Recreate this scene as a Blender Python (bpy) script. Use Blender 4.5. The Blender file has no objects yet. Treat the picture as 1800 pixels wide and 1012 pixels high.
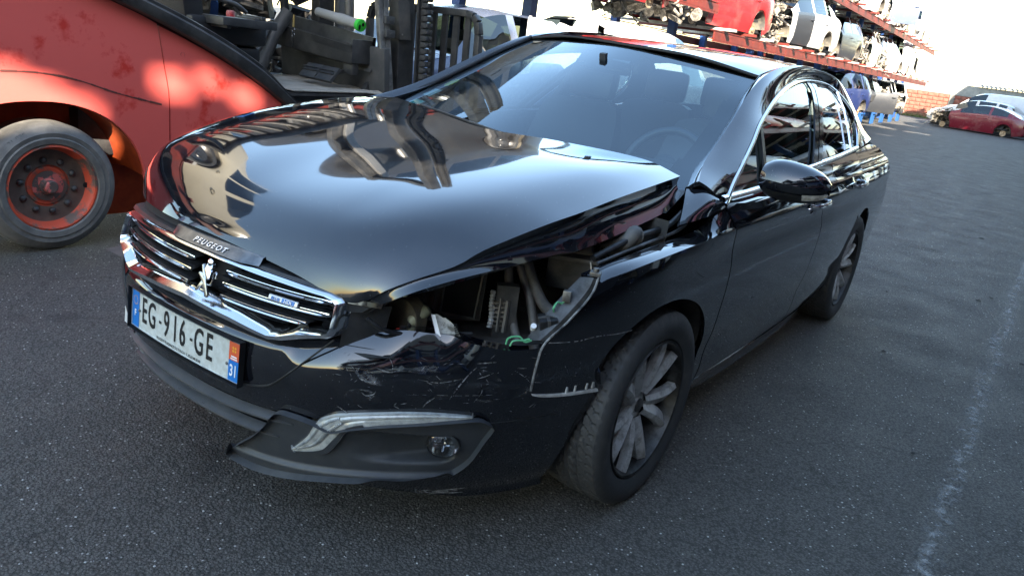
import bpy, bmesh, math, random
from mathutils import Vector, Matrix, Euler
random.seed(11)
S = bpy.context.scene
COL = S.collection
R = math.radians

# ------------------------------------------------------------------ camera
cam_d = bpy.data.cameras.new('camera')
cam = bpy.data.objects.new('camera', cam_d)
COL.objects.link(cam)
CP = Vector((2.1371, 1.7496, 1.3992))
yaw, pitch, roll = -2.555880, -0.312110, 0.136171
fw = Vector((math.cos(pitch)*math.cos(yaw), math.cos(pitch)*math.sin(yaw), math.sin(pitch)))
rt = fw.cross(Vector((0, 0, 1))).normalized()
up = rt.cross(fw)
c_, s_ = math.cos(roll), math.sin(roll)
rt, up = c_*rt + s_*up, -s_*rt + c_*up
M = Matrix((rt, up, -fw)).transposed().to_4x4()
M.translation = CP
cam.matrix_world = M
cam_d.sensor_width = 36
cam_d.lens = 36*1351.78/1800
cam_d.clip_start = 0.05
cam_d.clip_end = 2000
S.camera = cam

# ------------------------------------------------------------------ light
SUN_AZ, SUN_EL = 40.0, 27.0
world = bpy.data.worlds.new('World')
S.world = world
world.use_nodes = True
wn = world.node_tree
bg = wn.nodes['Background']
sky = wn.nodes.new('ShaderNodeTexSky')
sky.sky_type = 'NISHITA'
sky.sun_disc = False
sky.sun_elevation = R(SUN_EL)
sky.sun_rotation = R(90-SUN_AZ)
sky.air_density = 1.4
sky.dust_density = 0.7
sky.ozone_density = 1.5
wn.links.new(sky.outputs[0], bg.inputs[0])
bg.inputs[1].default_value = 0.12
sd = bpy.data.lights.new('sun', 'SUN')
sd.energy = 5.0
sd.angle = R(0.5)
sd.color = (1.0, 0.90, 0.76)
sun = bpy.data.objects.new('sun', sd)
COL.objects.link(sun)
sdir = Vector((math.cos(R(SUN_EL))*math.cos(R(SUN_AZ)), math.cos(R(SUN_EL))*math.sin(R(SUN_AZ)), math.sin(R(SUN_EL))))
sun.rotation_euler = sdir.to_track_quat('Z', 'Y').to_euler()
sun.location = sdir*40
S.view_settings.view_transform = 'Standard'
S.view_settings.look = 'None'
S.view_settings.gamma = 1
S.view_settings.use_curve_mapping = False
S.view_settings.exposure = 2.6

# ------------------------------------------------------------------ materials
MATS = {}
def pm(name, col, rough=.5, metal=0., col2=None, scale=6., bump=0., bscale=120., coat=0., spec=.5, lo=.4, hi=.62, rough2=None, stretch=None, detail=6):
    if name in MATS: return MATS[name]
    m = bpy.data.materials.new(name); m.use_nodes = True
    nt = m.node_tree; b = nt.nodes['Principled BSDF']
    b.inputs['Base Color'].default_value = (*col, 1)
    b.inputs['Roughness'].default_value = rough
    b.inputs['Metallic'].default_value = metal
    b.inputs['Specular IOR Level'].default_value = spec
    if coat:
        b.inputs['Coat Weight'].default_value = coat
        b.inputs['Coat Roughness'].default_value = .02
    tc = nt.nodes.new('ShaderNodeTexCoord')
    mp = nt.nodes.new('ShaderNodeMapping')
    nt.links.new(tc.outputs['Object'], mp.inputs[0])
    if stretch: mp.inputs['Scale'].default_value = stretch
    if col2 is not None or rough2 is not None:
        n = nt.nodes.new('ShaderNodeTexNoise'); n.inputs['Scale'].default_value = scale
        n.inputs['Detail'].default_value = detail; n.inputs['Roughness'].default_value = .65
        nt.links.new(mp.outputs[0], n.inputs[0])
        mr = nt.nodes.new('ShaderNodeMapRange')
        mr.inputs[1].default_value = lo; mr.inputs[2].default_value = hi
        nt.links.new(n.outputs[0], mr.inputs[0])
        if col2 is not None:
            mx = nt.nodes.new('ShaderNodeMix'); mx.data_type = 'RGBA'
            mx.inputs[6].default_value = (*col, 1); mx.inputs[7].default_value = (*col2, 1)
            nt.links.new(mr.outputs[0], mx.inputs[0])
            nt.links.new(mx.outputs[2], b.inputs['Base Color'])
        if rough2 is not None:
            m2 = nt.nodes.new('ShaderNodeMapRange')
            m2.inputs[3].default_value = rough; m2.inputs[4].default_value = rough2
            nt.links.new(mr.outputs[0], m2.inputs[0]); nt.links.new(m2.outputs[0], b.inputs['Roughness'])
    if bump:
        n2 = nt.nodes.new('ShaderNodeTexNoise'); n2.inputs['Scale'].default_value = bscale
        n2.inputs['Detail'].default_value = 3
        nt.links.new(mp.outputs[0], n2.inputs[0])
        bp = nt.nodes.new('ShaderNodeBump'); bp.inputs['Strength'].default_value = bump
        bp.inputs['Distance'].default_value = .01
        nt.links.new(n2.outputs[0], bp.inputs['Height']); nt.links.new(bp.outputs[0], b.inputs['Normal'])
    MATS[name] = m
    return m

def glass_mat(name, tint=(.62, .70, .70), ior=1.52, rough=0.0, gl=(1, 1, 1)):
    if name in MATS: return MATS[name]
    m = bpy.data.materials.new(name); m.use_nodes = True
    nt = m.node_tree; nt.nodes.clear()
    o = nt.nodes.new('ShaderNodeOutputMaterial')
    t = nt.nodes.new('ShaderNodeBsdfTransparent'); t.inputs[0].default_value = (*tint, 1)
    g = nt.nodes.new('ShaderNodeBsdfGlossy'); g.inputs['Roughness'].default_value = rough; g.inputs[0].default_value = (*gl, 1)
    f = nt.nodes.new('ShaderNodeFresnel'); f.inputs[0].default_value = ior
    ge = nt.nodes.new('ShaderNodeNewGeometry'); mi = nt.nodes.new('ShaderNodeMix')
    mi.inputs[2].default_value = ior; mi.inputs[3].default_value = 1/ior
    nt.links.new(ge.outputs['Backfacing'], mi.inputs[0]); nt.links.new(mi.outputs[0], f.inputs[0])
    mul = nt.nodes.new('ShaderNodeMath'); mul.operation = 'MULTIPLY'; mul.inputs[1].default_value = 1.6; mul.use_clamp = True
    nt.links.new(f.outputs[0], mul.inputs[0])
    mx = nt.nodes.new('ShaderNodeMixShader')
    nt.links.new(mul.outputs[0], mx.inputs[0]); nt.links.new(t.outputs[0], mx.inputs[1]); nt.links.new(g.outputs[0], mx.inputs[2])
    nt.links.new(mx.outputs[0], o.inputs[0])
    MATS[name] = m
    return m

BLACK = pm('black_paint', (.0035, .0045, .0075), .045, col2=(.011, .0115, .013), scale=9, lo=.5, hi=.85, rough2=.11, coat=1, spec=.5)
def add_dust(m):
    # settled dust: tiny pale grains and faint dried water marks over the paint
    nt = m.node_tree; b = nt.nodes['Principled BSDF']; L = nt.links.new
    tc = nt.nodes.new('ShaderNodeTexCoord')
    v = nt.nodes.new('ShaderNodeTexVoronoi'); v.inputs['Scale'].default_value = 130; L(tc.outputs['Object'], v.inputs[0])
    s = nt.nodes.new('ShaderNodeSeparateColor'); L(v.outputs['Color'], s.inputs[0])
    a = nt.nodes.new('ShaderNodeMapRange'); a.inputs[1].default_value = .90; a.inputs[2].default_value = .93; L(s.outputs[0], a.inputs[0])
    d = nt.nodes.new('ShaderNodeMapRange'); d.inputs[1].default_value = .16; d.inputs[2].default_value = .08; L(v.outputs['Distance'], d.inputs[0])
    n = nt.nodes.new('ShaderNodeTexNoise'); n.inputs['Scale'].default_value = 5; n.inputs['Detail'].default_value = 8; n.inputs['Roughness'].default_value = .7; L(tc.outputs['Object'], n.inputs[0])
    f = nt.nodes.new('ShaderNodeMapRange'); f.inputs[1].default_value = .42; f.inputs[2].default_value = .75; f.inputs[4].default_value = .028; L(n.outputs[0], f.inputs[0])
    mu = nt.nodes.new('ShaderNodeMath'); mu.operation = 'MULTIPLY'; L(a.outputs[0], mu.inputs[0]); L(d.outputs[0], mu.inputs[1])
    m3 = nt.nodes.new('ShaderNodeMath'); m3.operation = 'MULTIPLY'; m3.inputs[1].default_value = .55; L(mu.outputs[0], m3.inputs[0])
    ad = nt.nodes.new('ShaderNodeMath'); ad.operation = 'ADD'; ad.use_clamp = True; L(m3.outputs[0], ad.inputs[0]); L(f.outputs[0], ad.inputs[1])
    df = nt.nodes.new('ShaderNodeBsdfDiffuse'); df.inputs[0].default_value = (.34, .33, .31, 1)
    mx = nt.nodes.new('ShaderNodeMixShader'); L(ad.outputs[0], mx.inputs[0]); L(b.outputs[0], mx.inputs[1]); L(df.outputs[0], mx.inputs[2])
    L(mx.outputs[0], nt.nodes['Material Output'].inputs[0])
add_dust(BLACK)
BLACKP = pm('black_plastic', (.010, .0105, .0115), .42, col2=(.022, .022, .023), scale=25, bump=.15, bscale=500)
GREYP = pm('dark_grey_plastic', (.040, .044, .050), .46, col2=(.065, .068, .07), scale=18, bump=.12, bscale=600, lo=.45, hi=.8)
GLOSSB = pm('gloss_black', (.005, .005, .006), .08, coat=.5)
RUBBER = pm('tyre_rubber', (.038, .038, .038), .62, col2=(.08, .076, .07), scale=14, bump=.2, bscale=300, lo=.5, hi=.8)
SEAL = pm('rubber_seal', (.01, .01, .01), .6)
CHROME = pm('chrome', (.75, .76, .78), .06, 1.0, rough2=.16, scale=14)
CHROMED = pm('dull_chrome', (.42, .43, .44), .24, 1.0, col2=(.25, .25, .25), scale=30)
PLATEM = pm('nameplate_metal', (.13, .135, .14), .28, .8, col2=(.2, .2, .2), scale=30)
ALLOY = pm('alloy_grey', (.16, .155, .15), .36, .85, col2=(.07, .062, .055), scale=22, lo=.45, hi=.7)
STEEL = pm('worn_steel', (.25, .24, .225), .45, .8, col2=(.09, .075, .06), scale=20, lo=.45, hi=.65)
RUSTD = pm('rusty_disc', (.30, .20, .11), .55, .6, col2=(.5, .42, .3), scale=20)
DARK = pm('dark_void', (.006, .006, .0065), .8)
PRIMER = pm('grey_primer', (.085, .085, .083), .42, .35, col2=(.03, .028, .025), scale=24, lo=.4, hi=.66)
WGLASS = glass_mat('windscreen_glass', (.56, .70, .75), gl=(.86, .95, 1.0))
SGLASS = glass_mat('side_glass', (.42, .50, .48))
CGLASS = glass_mat('car_glass', (.14, .18, .18))
CLEARP = glass_mat('clear_lens', (.85, .86, .86))
PLATEW = pm('plate_white', (.55, .58, .55), .35, col2=(.45, .46, .42), scale=40)
PLATEB = pm('plate_blue', (.012, .16, .50), .3)
INKB = pm('ink_black', (.01, .01, .011), .4)
WHITEI = pm('white_ink', (.8, .8, .8), .4)
ORANGEI = pm('orange_ink', (.62, .10, .035), .4)
YELLOWI = pm('yellow_ink', (.75, .36, .03), .4)
INT = pm('interior_dark', (.016, .016, .018), .6, col2=(.026, .026, .027), scale=30)
LEATH = pm('seat_leather', (.02, .02, .021), .45, bump=.1, bscale=200)

# ------------------------------------------------------------------ mesh helpers
def tag(o, label=None, cat=None, group=None, kind=None):
    if label: o['label'] = label
    if cat: o['category'] = cat
    if group: o['group'] = group
    if kind: o['kind'] = kind
    return o
def wloc(o):
    v = Vector((0, 0, 0))
    while o is not None:
        v += o.location; o = o.parent
    return v
def empty(name, loc=(0, 0, 0), rz=0, label=None, cat=None, group=None):
    o = bpy.data.objects.new(name, None); COL.objects.link(o)
    o.location = loc; o.rotation_euler = (0, 0, rz); o.empty_display_size = .2
    return tag(o, label, cat, group)
def link(name, me, parent=None):
    o = bpy.data.objects.new(name, me); COL.objects.link(o)
    if parent is not None: o.parent = parent
    return o
def cr(p, n, closed=False):
    """Catmull-Rom resample of a list of points to n points by arc length"""
    P = [Vector(q) for q in p]
    if len(P) == 1: return [P[0]]*n
    if len(P) == 2:
        return [P[0].lerp(P[1], i/(n-1)) for i in range(n)]
    k = len(P); fine = []
    segs = k if closed else k-1
    for i in range(segs):
        if closed: a, b_, c, d = P[(i-1) % k], P[i], P[(i+1) % k], P[(i+2) % k]
        else: a, b_, c, d = P[i-1] if i else P[0]*2-P[1], P[i], P[i+1], P[i+2] if i+2 < k else P[-1]*2-P[-2]
        for j in range(12):
            t = j/12
            fine.append(.5*((2*b_)+(c-a)*t+(2*a-5*b_+4*c-d)*t*t+(3*b_-a-3*c+d)*t**3))
    fine.append(P[0].copy() if closed else P[-1].copy())
    return pl(fine, n)
def pl(p, n):
    """polyline resample by arc length"""
    P = [Vector(q) for q in p]
    L = [0]
    for i in range(1, len(P)): L.append(L[-1]+(P[i]-P[i-1]).length)
    T = L[-1] or 1; out = []; j = 0
    for i in range(n):
        s = T*i/(n-1)
        while j < len(P)-2 and L[j+1] < s: j += 1
        d = L[j+1]-L[j] or 1
        out.append(P[j].lerp(P[j+1], min(1, max(0, (s-L[j])/d))))
    return out
def itp(t, xs, ys):
    """smooth monotone-ish 1D interpolation (cubic hermite)"""
    n = len(xs)
    if t <= xs[0]: return ys[0]
    if t >= xs[-1]: return ys[-1]
    i = 0
    while xs[i+1] < t: i += 1
    h = xs[i+1]-xs[i]; u = (t-xs[i])/h
    def sl(j):
        if j == 0: return (ys[1]-ys[0])/(xs[1]-xs[0])
        if j == n-1: return (ys[-1]-ys[-2])/(xs[-1]-xs[-2])
        a = (ys[j]-ys[j-1])/(xs[j]-xs[j-1]); b_ = (ys[j+1]-ys[j])/(xs[j+1]-xs[j])
        return 0 if a*b_ <= 0 else 2*a*b_/(a+b_)
    m0, m1 = sl(i)*h, sl(i+1)*h
    return (2*u**3-3*u*u+1)*ys[i]+(u**3-2*u*u+u)*m0+(-2*u**3+3*u*u)*ys[i+1]+(u**3-u*u)*m1
def sm(t):
    t = min(1, max(0, t)); return t*t*(3-2*t)

class MB:
    def __init__(self): self.v = []; self.f = []
    def add(self, vs, fs):
        o = len(self.v); self.v += [Vector(q) for q in vs]; self.f += [[i+o for i in q] for q in fs]; return self
    def box(self, c, s, rot=None, taper=1.0):
        hx, hy, hz = s[0]/2, s[1]/2, s[2]/2
        vs = [Vector((x*(taper if z > 0 else 1), y*(taper if z > 0 else 1), z)) for z in (-hz, hz) for y in (-hy, hy) for x in (-hx, hx)]
        if rot is not None:
            m = Euler(rot).to_matrix() if not isinstance(rot, Matrix) else rot
            vs = [m @ q for q in vs]
        c = Vector(c)
        return self.add([q+c for q in vs], [(0, 2, 3, 1), (4, 5, 7, 6), (0, 1, 5, 4), (2, 6, 7, 3), (0, 4, 6, 2), (1, 3, 7, 5)])
    def bar(self, p, q, w, h, upv=(0, 0, 1)):
        p, q = Vector(p), Vector(q); d = (q-p).normalized(); u = Vector(upv)
        s = d.cross(u)
        if s.length < 1e-4: s = d.cross(Vector((1, 0, 0)))
        s.normalize(); u = s.cross(d)
        vs = [e+s*a*w/2+u*b_*h/2 for e in (p, q) for a, b_ in ((-1, -1), (1, -1), (1, 1), (-1, 1))]
        return self.add(vs, [(3, 2, 1, 0), (4, 5, 6, 7), (0, 1, 5, 4), (1, 2, 6, 5), (2, 3, 7, 6), (3, 0, 4, 7)])
    def tube(self, pts, r, n=8, cap=True, closed=False):
        P = [Vector(q) for q in pts]; k = len(P); rs = r if isinstance(r, (list, tuple)) else [r]*k
        vs = []; prev = None
        for i in range(k):
            if closed: d = P[(i+1) % k]-P[i-1]
            else: d = P[min(i+1, k-1)]-P[max(i-1, 0)]
            if d.length < 1e-9: d = Vector((0, 0, 1))
            d.normalize()
            if prev is None:
                prev = d.cross(Vector((0, 0, 1)))
                if prev.length < .05: prev = d.cross(Vector((1, 0, 0)))
            s = (prev-d*prev.dot(d)).normalized(); prev = s; u = d.cross(s)
            for j in range(n):
                a = 2*math.pi*j/n; vs.append(P[i]+(s*math.cos(a)+u*math.sin(a))*rs[i])
        fs = []
        for i in range(k if closed else k-1):
            for j in range(n):
                a, b_ = i*n, ((i+1) % k)*n; fs.append((a+j, a+(j+1) % n, b_+(j+1) % n, b_+j))
        if cap and not closed: fs += [tuple(range(n))[::-1], tuple(range((k-1)*n, k*n))]
        return self.add(vs, fs)
    def cyl(self, p, q, r, n=16): return self.tube([p, q], r, n)
    def lathe(self, prof, n=32, c=(0, 0, 0), axis='Y', cap=False):
        """prof: list of (radius, along)"""
        vs = []; c = Vector(c)
        for (r, h) in prof:
            for j in range(n):
                a = 2*math.pi*j/n; x, z = r*math.cos(a), r*math.sin(a)
                vs.append(c+(Vector((x, h, z)) if axis == 'Y' else Vector((h, x, z)) if axis == 'X' else Vector((x, z, h))))
        fs = []
        for i in range(len(prof)-1):
            for j in range(n): fs.append((i*n+j, i*n+(j+1) % n, (i+1)*n+(j+1) % n, (i+1)*n+j))
        if cap: fs += [tuple(range(n)), tuple(range((len(prof)-1)*n, len(prof)*n))[::-1]]
        return self.add(vs, fs)
    def prism(self, poly, off):
        """closed polygon of 3D points extruded by vector off"""
        n = len(poly); P = [Vector(q) for q in poly]; off = Vector(off)
        return self.add(P+[q+off for q in P], [tuple(range(n))[::-1], tuple(range(n, 2*n))]+[(i, (i+1) % n, n+(i+1) % n, n+i) for i in range(n)])
    def grid(self, rows, skirt=None, keep=None):
        """rows: list of equal-length point lists; skirt: vector or float depth of an edge return"""
        n, m = len(rows), len(rows[0]); o = len(self.v)
        self.v += [Vector(q) for r_ in rows for q in r_]
        for i in range(n-1):
            for j in range(m-1):
                if keep is None or keep(i, j):
                    self.f.append([o+i*m+j, o+i*m+j+1, o+(i+1)*m+j+1, o+(i+1)*m+j])
        if skirt:
            ring = [(0, j) for j in range(m)]+[(i, m-1) for i in range(1, n)]+[(n-1, j) for j in range(m-2, -1, -1)]+[(i, 0) for i in range(n-2, 0, -1)]
            P = [Vector(rows[i][j]) for i, j in ring]
            if isinstance(skirt, (int, float)):
                Q = []
                for (i, j), q in zip(ring, P):
                    du = Vector(rows[i][min(j+1, m-1)])-Vector(rows[i][max(j-1, 0)])
                    dv = Vector(rows[min(i+1, n-1)][j])-Vector(rows[max(i-1, 0)][j])
                    nn = du.cross(dv)
                    Q.append(q-(nn.normalized() if nn.length > 1e-12 else Vector((0, 0, 0)))*skirt)
            else: Q = [q+Vector(skirt) for q in P]
            k = len(P); self.add(P+Q, [(i, k+i, k+(i+1) % k, (i+1) % k) for i in range(k)])
        return self
    def mesh(self, name, mat, smooth=None, off=(0, 0, 0)):
        me = bpy.data.meshes.new(name); off = Vector(off)
        me.from_pydata([q-off for q in self.v], [], self.f)
        for m in (mat if isinstance(mat, (list, tuple)) else [mat]): me.materials.append(m)
        me.validate()
        if smooth is not None:
            me.polygons.foreach_set('use_smooth', [True]*len(me.polygons))
            if smooth < 179: me.set_sharp_from_angle(angle=R(smooth))
        me.update()
        return me
    def build(self, name, mat, parent=None, smooth=None, bevel=0, fix=False, label=None, local=False):
        off = Vector((0, 0, 0)) if local else (wloc(parent) if parent is not None else Vector((0, 0, 0)))
        me = self.mesh(name, mat, None, off)
        if fix or bevel:
            bm = bmesh.new(); bm.from_mesh(me)
            bmesh.ops.recalc_face_normals(bm, faces=bm.faces)
            if bevel:
                es = [e for e in bm.edges if len(e.link_faces) == 2 and e.calc_face_angle(0) > R(35)]
                bmesh.ops.bevel(bm, geom=es, offset=bevel, segments=2, affect='EDGES', profile=.6, clamp_overlap=True)
            bm.to_mesh(me); bm.free()
        if smooth is None and bevel: smooth = 35
        if smooth is not None:
            me.polygons.foreach_set('use_smooth', [True]*len(me.polygons))
            if smooth < 179: me.set_sharp_from_angle(angle=R(smooth))
        o = link(name, me, parent)
        if label: o['label'] = label
        return o
def copy_tree(o, parent=None):
    c = o.copy(); COL.objects.link(c)
    if parent is not None: c.parent = parent
    for ch in list(o.children): copy_tree(ch, c)
    return c
def setmat(o, mat):
    for s in o.material_slots:
        s.link = 'OBJECT'; s.material = mat
def text_mesh(txt, size, ext=.001, off=0., sx=1., space=1.0):
    """built-in font text as verts/faces in (u, v, w)"""
    cu = bpy.data.curves.new('txt', 'FONT'); cu.body = txt; cu.size = size; cu.extrude = ext; cu.offset = off
    cu.resolution_u = 3; cu.align_x = 'CENTER'; cu.align_y = 'CENTER'; cu.space_character = space
    ob = bpy.data.objects.new('txt', cu); COL.objects.link(ob)
    dg = bpy.context.evaluated_depsgraph_get(); me = bpy.data.meshes.new_from_object(ob.evaluated_get(dg))
    vs = [Vector((q.co.x*sx, q.co.y, q.co.z)) for q in me.vertices]; fs = [list(p.vertices) for p in me.polygons]
    bpy.data.objects.remove(ob); bpy.data.curves.remove(cu); bpy.data.meshes.remove(me)
    return vs, fs
# ------------------------------------------------------------------ ground
def asphalt():
    m = bpy.data.materials.new('asphalt'); m.use_nodes = True
    nt = m.node_tree; b = nt.nodes['Principled BSDF']; L = nt.links.new
    tc = nt.nodes.new('ShaderNodeTexCoord')
    def noise(s, d=4, r=.6):
        n = nt.nodes.new('ShaderNodeTexNoise'); n.inputs['Scale'].default_value = s; n.inputs['Detail'].default_value = d; n.inputs['Roughness'].default_value = r
        L(tc.outputs['Object'], n.inputs[0]); return n.outputs[0]
    def mr(i, a, b_, c=0, d=1):
        n = nt.nodes.new('ShaderNodeMapRange'); L(i, n.inputs[0])
        for k, v in enumerate((a, b_, c, d)): n.inputs[k+1].default_value = v
        return n.outputs[0]
    def mix(f, a, b_):
        n = nt.nodes.new('ShaderNodeMix'); n.data_type = 'RGBA'; L(f, n.inputs[0])
        for k, v in ((6, a), (7, b_)):
            if isinstance(v, tuple): n.inputs[k].default_value = (*v, 1)
            else: L(v, n.inputs[k])
        return n.outputs[2]
    big = mr(noise(.55, 6), .35, .68)
    fine = mr(noise(260, 2, .7), .36, .66)
    base = mix(big, (.066, .061, .054), (.094, .087, .077))
    base = mix(fine, base, (.155, .145, .13))
    # aggregate: every stone its own grey
    vo = nt.nodes.new('ShaderNodeTexVoronoi'); vo.inputs['Scale'].default_value = 118; L(tc.outputs['Object'], vo.inputs[0])
    rnd = nt.nodes.new('ShaderNodeSeparateColor'); L(vo.outputs['Color'], rnd.inputs[0])
    st = mr(vo.outputs['Distance'], .55, .2)
    dk = nt.nodes.new('ShaderNodeMath'); dk.operation = 'MULTIPLY'; L(st, dk.inputs[0]); L(mr(rnd.outputs[1], .25, .75, .15, .85), dk.inputs[1])
    base = mix(mr(vo.outputs['Distance'], .30, .62, 0, .8), base, (.032, .030, .028))
    base = mix(mr(rnd.outputs[1], .45, .95, 0, .42), base, (.14, .131, .118))
    sel = mr(rnd.outputs[0], .975, .985)
    mu = nt.nodes.new('ShaderNodeMath'); mu.operation = 'MULTIPLY'; L(st, mu.inputs[0]); L(sel, mu.inputs[1])
    base = mix(mu.outputs[0], base, (.5, .48, .45))
    tr = nt.nodes.new('ShaderNodeMapping'); tr.inputs['Scale'].default_value = (.25, 3.5, 1); tr.inputs['Rotation'].default_value = (0, 0, R(14)); L(tc.outputs['Object'], tr.inputs[0])
    n = nt.nodes.new('ShaderNodeTexNoise'); n.inputs['Scale'].default_value = 1.2; n.inputs['Detail'].default_value = 5; L(tr.outputs[0], n.inputs[0])
    base = mix(mr(n.outputs[0], .55, .72, 0, .45), base, (.06, .057, .053))
    oil = mr(noise(1.7, 3, .5), .64, .74, 0, .6); base = mix(oil, base, (.030, .029, .029))
    crk = nt.nodes.new('ShaderNodeTexVoronoi'); crk.feature = 'DISTANCE_TO_EDGE'; crk.inputs['Scale'].default_value = .42
    wv = nt.nodes.new('ShaderNodeMapping'); L(tc.outputs['Object'], wv.inputs[0]); wv.inputs['Location'].default_value = (3.3, 1.7, 0)
    nz = nt.nodes.new('ShaderNodeTexNoise'); nz.inputs['Scale'].default_value = 2.2; nz.inputs['Detail'].default_value = 5; L(tc.outputs['Object'], nz.inputs[0])
    va = nt.nodes.new('ShaderNodeVectorMath'); va.operation = 'MULTIPLY_ADD'; va.inputs[1].default_value = (.5, .5, .5); L(nz.outputs[1], va.inputs[0]); L(wv.outputs[0], va.inputs[2]); L(va.outputs[0], crk.inputs[0])
    base = mix(mr(crk.outputs['Distance'], .006, .001, 0, .28), base, (.022, .021, .020))
    b.inputs['Specular IOR Level'].default_value = .3
    L(base, b.inputs['Base Color'])
    L(mr(noise(3), .3, .7, .62, .84), b.inputs['Roughness'])
    ad = nt.nodes.new('ShaderNodeMath'); ad.operation = 'SUBTRACT'; L(noise(210, 4, .7), ad.inputs[0]); L(vo.outputs['Distance'], ad.inputs[1])
    bp = nt.nodes.new('ShaderNodeBump'); bp.inputs['Strength'].default_value = .8; bp.inputs['Distance'].default_value = .007
    L(ad.outputs[0], bp.inputs['Height']); L(bp.outputs[0], b.inputs['Normal'])
    return m
g = MB().add([(-400, -400, 0), (400, -400, 0), (400, 400, 0), (-400, 400, 0)], [(0, 1, 2, 3)]).build('ground', asphalt())
tag(g, 'dark asphalt yard', kind='structure')

# worn painted guide line, a thin broken sheet just above the asphalt
def worn_line_mat():
    m = bpy.data.materials.new('worn_line_paint'); m.use_nodes = True
    nt = m.node_tree; b = nt.nodes['Principled BSDF']; L = nt.links.new
    b.inputs['Base Color'].default_value = (.6, .6, .58, 1); b.inputs['Roughness'].default_value = .8
    tc = nt.nodes.new('ShaderNodeTexCoord')
    n = nt.nodes.new('ShaderNodeTexNoise'); n.inputs['Scale'].default_value = 110; n.inputs['Detail'].default_value = 5; n.inputs['Roughness'].default_value = .75; L(tc.outputs['Object'], n.inputs[0])
    n3 = nt.nodes.new('ShaderNodeTexNoise'); n3.inputs['Scale'].default_value = 22; L(tc.outputs['Object'], n3.inputs[0])
    ad = nt.nodes.new('ShaderNodeMath'); ad.operation = 'ADD'; L(n.outputs[0], ad.inputs[0]); L(n3.outputs[0], ad.inputs[1])
    mr = nt.nodes.new('ShaderNodeMapRange'); mr.inputs[1].default_value = .94; mr.inputs[2].default_value = 1.28; mr.inputs[4].default_value = .42; L(ad.outputs[0], mr.inputs[0])
    sx = nt.nodes.new('ShaderNodeSeparateXYZ'); L(tc.outputs['Object'], sx.inputs[0])
    nw = nt.nodes.new('ShaderNodeTexNoise'); nw.inputs['Scale'].default_value = 2.5; nw.inputs['Detail'].default_value = 4; L(tc.outputs['Object'], nw.inputs[0])
    m1 = nt.nodes.new('ShaderNodeMath'); m1.operation = 'MULTIPLY_ADD'; m1.inputs[1].default_value = .09; L(nw.outputs[0], m1.inputs[0]); L(sx.outputs[1], m1.inputs[2])
    m2 = nt.nodes.new('ShaderNodeMath'); m2.operation = 'SUBTRACT'; m2.inputs[1].default_value = 1.805; L(m1.outputs[0], m2.inputs[0])
    m3 = nt.nodes.new('ShaderNodeMath'); m3.operation = 'ABSOLUTE'; L(m2.outputs[0], m3.inputs[0])
    fd = nt.nodes.new('ShaderNodeMapRange'); fd.interpolation_type = 'SMOOTHSTEP'; fd.inputs[1].default_value = .06; fd.inputs[2].default_value = .0; L(m3.outputs[0], fd.inputs[0])
    m4 = nt.nodes.new('ShaderNodeMath'); m4.operation = 'MULTIPLY'; L(mr.outputs[0], m4.inputs[0]); L(fd.outputs[0], m4.inputs[1])
    L(m4.outputs[0], b.inputs['Alpha'])
    return m
ln = MB()
rows = []
for i in range(60):
    x = 2.5-i*.25; y = 1.76+.012*math.sin(i*.7)
    rows.append([(x, y-.12, .004), (x, y+.12, .004)])
ln.grid(rows)
tag(ln.build('painted_line', worn_line_mat()), 'faint worn white guide line on the asphalt', kind='structure')

# loose pale chips and dark scraps: nobody could count them
rnd = random.Random(5)
ch = MB(); dk = MB()
for i in range(4200):
    u = rnd.random()
    x = 2.0-12*u*u*1.2-rnd.random()*.6; y = rnd.uniform(-2.2, 3.2) if x > -4 else rnd.uniform(-3.5, 3.5)
    r = rnd.choice((.0014, .0018, .002, .0025, .003, .0045))
    a = rnd.random()*6.3
    ch.add([(x+r*math.cos(a+k*1.57)*rnd.uniform(.6, 1.2), y+r*math.sin(a+k*1.57), .001) for k in range(4)]+[(x, y, r*.8)], [(0, 1, 4), (1, 2, 4), (2, 3, 4), (3, 0, 4)])
tag(ch.build('gravel_chips', pm('pale_chip', (.48, .47, .45), .8)), 'pale stone chips scattered over the asphalt', kind='stuff')
for (x, y, r) in ((-4.4, 1.55, .03), (-4.6, 1.62, .025), (-5.9, 1.9, .03), (-2.45, 1.25, .02), (-3.9, 1.0, .015), (-1.2, 1.6, .012), (-3.0, 1.9, .02), (1.0, .75, .022), (1.35, .2, .015), (1.5, -.5, .012), (-7.5, 1.3, .04), (-8.3, 1.7, .03)):
    a = rnd.random()*3
    dk.grid([[(x+math.cos(a+.9*k)*r*q, y+math.sin(a+.9*k)*r*q*.7, .003+.006*q*rnd.random()) for q in (0.1, .6, 1)] for k in range(8)])
tag(dk.build('leaf_litter', pm('dead_leaf', (.018, .015, .012), .8)), 'dark scraps and dead leaves lying on the asphalt', kind='stuff')

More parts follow.
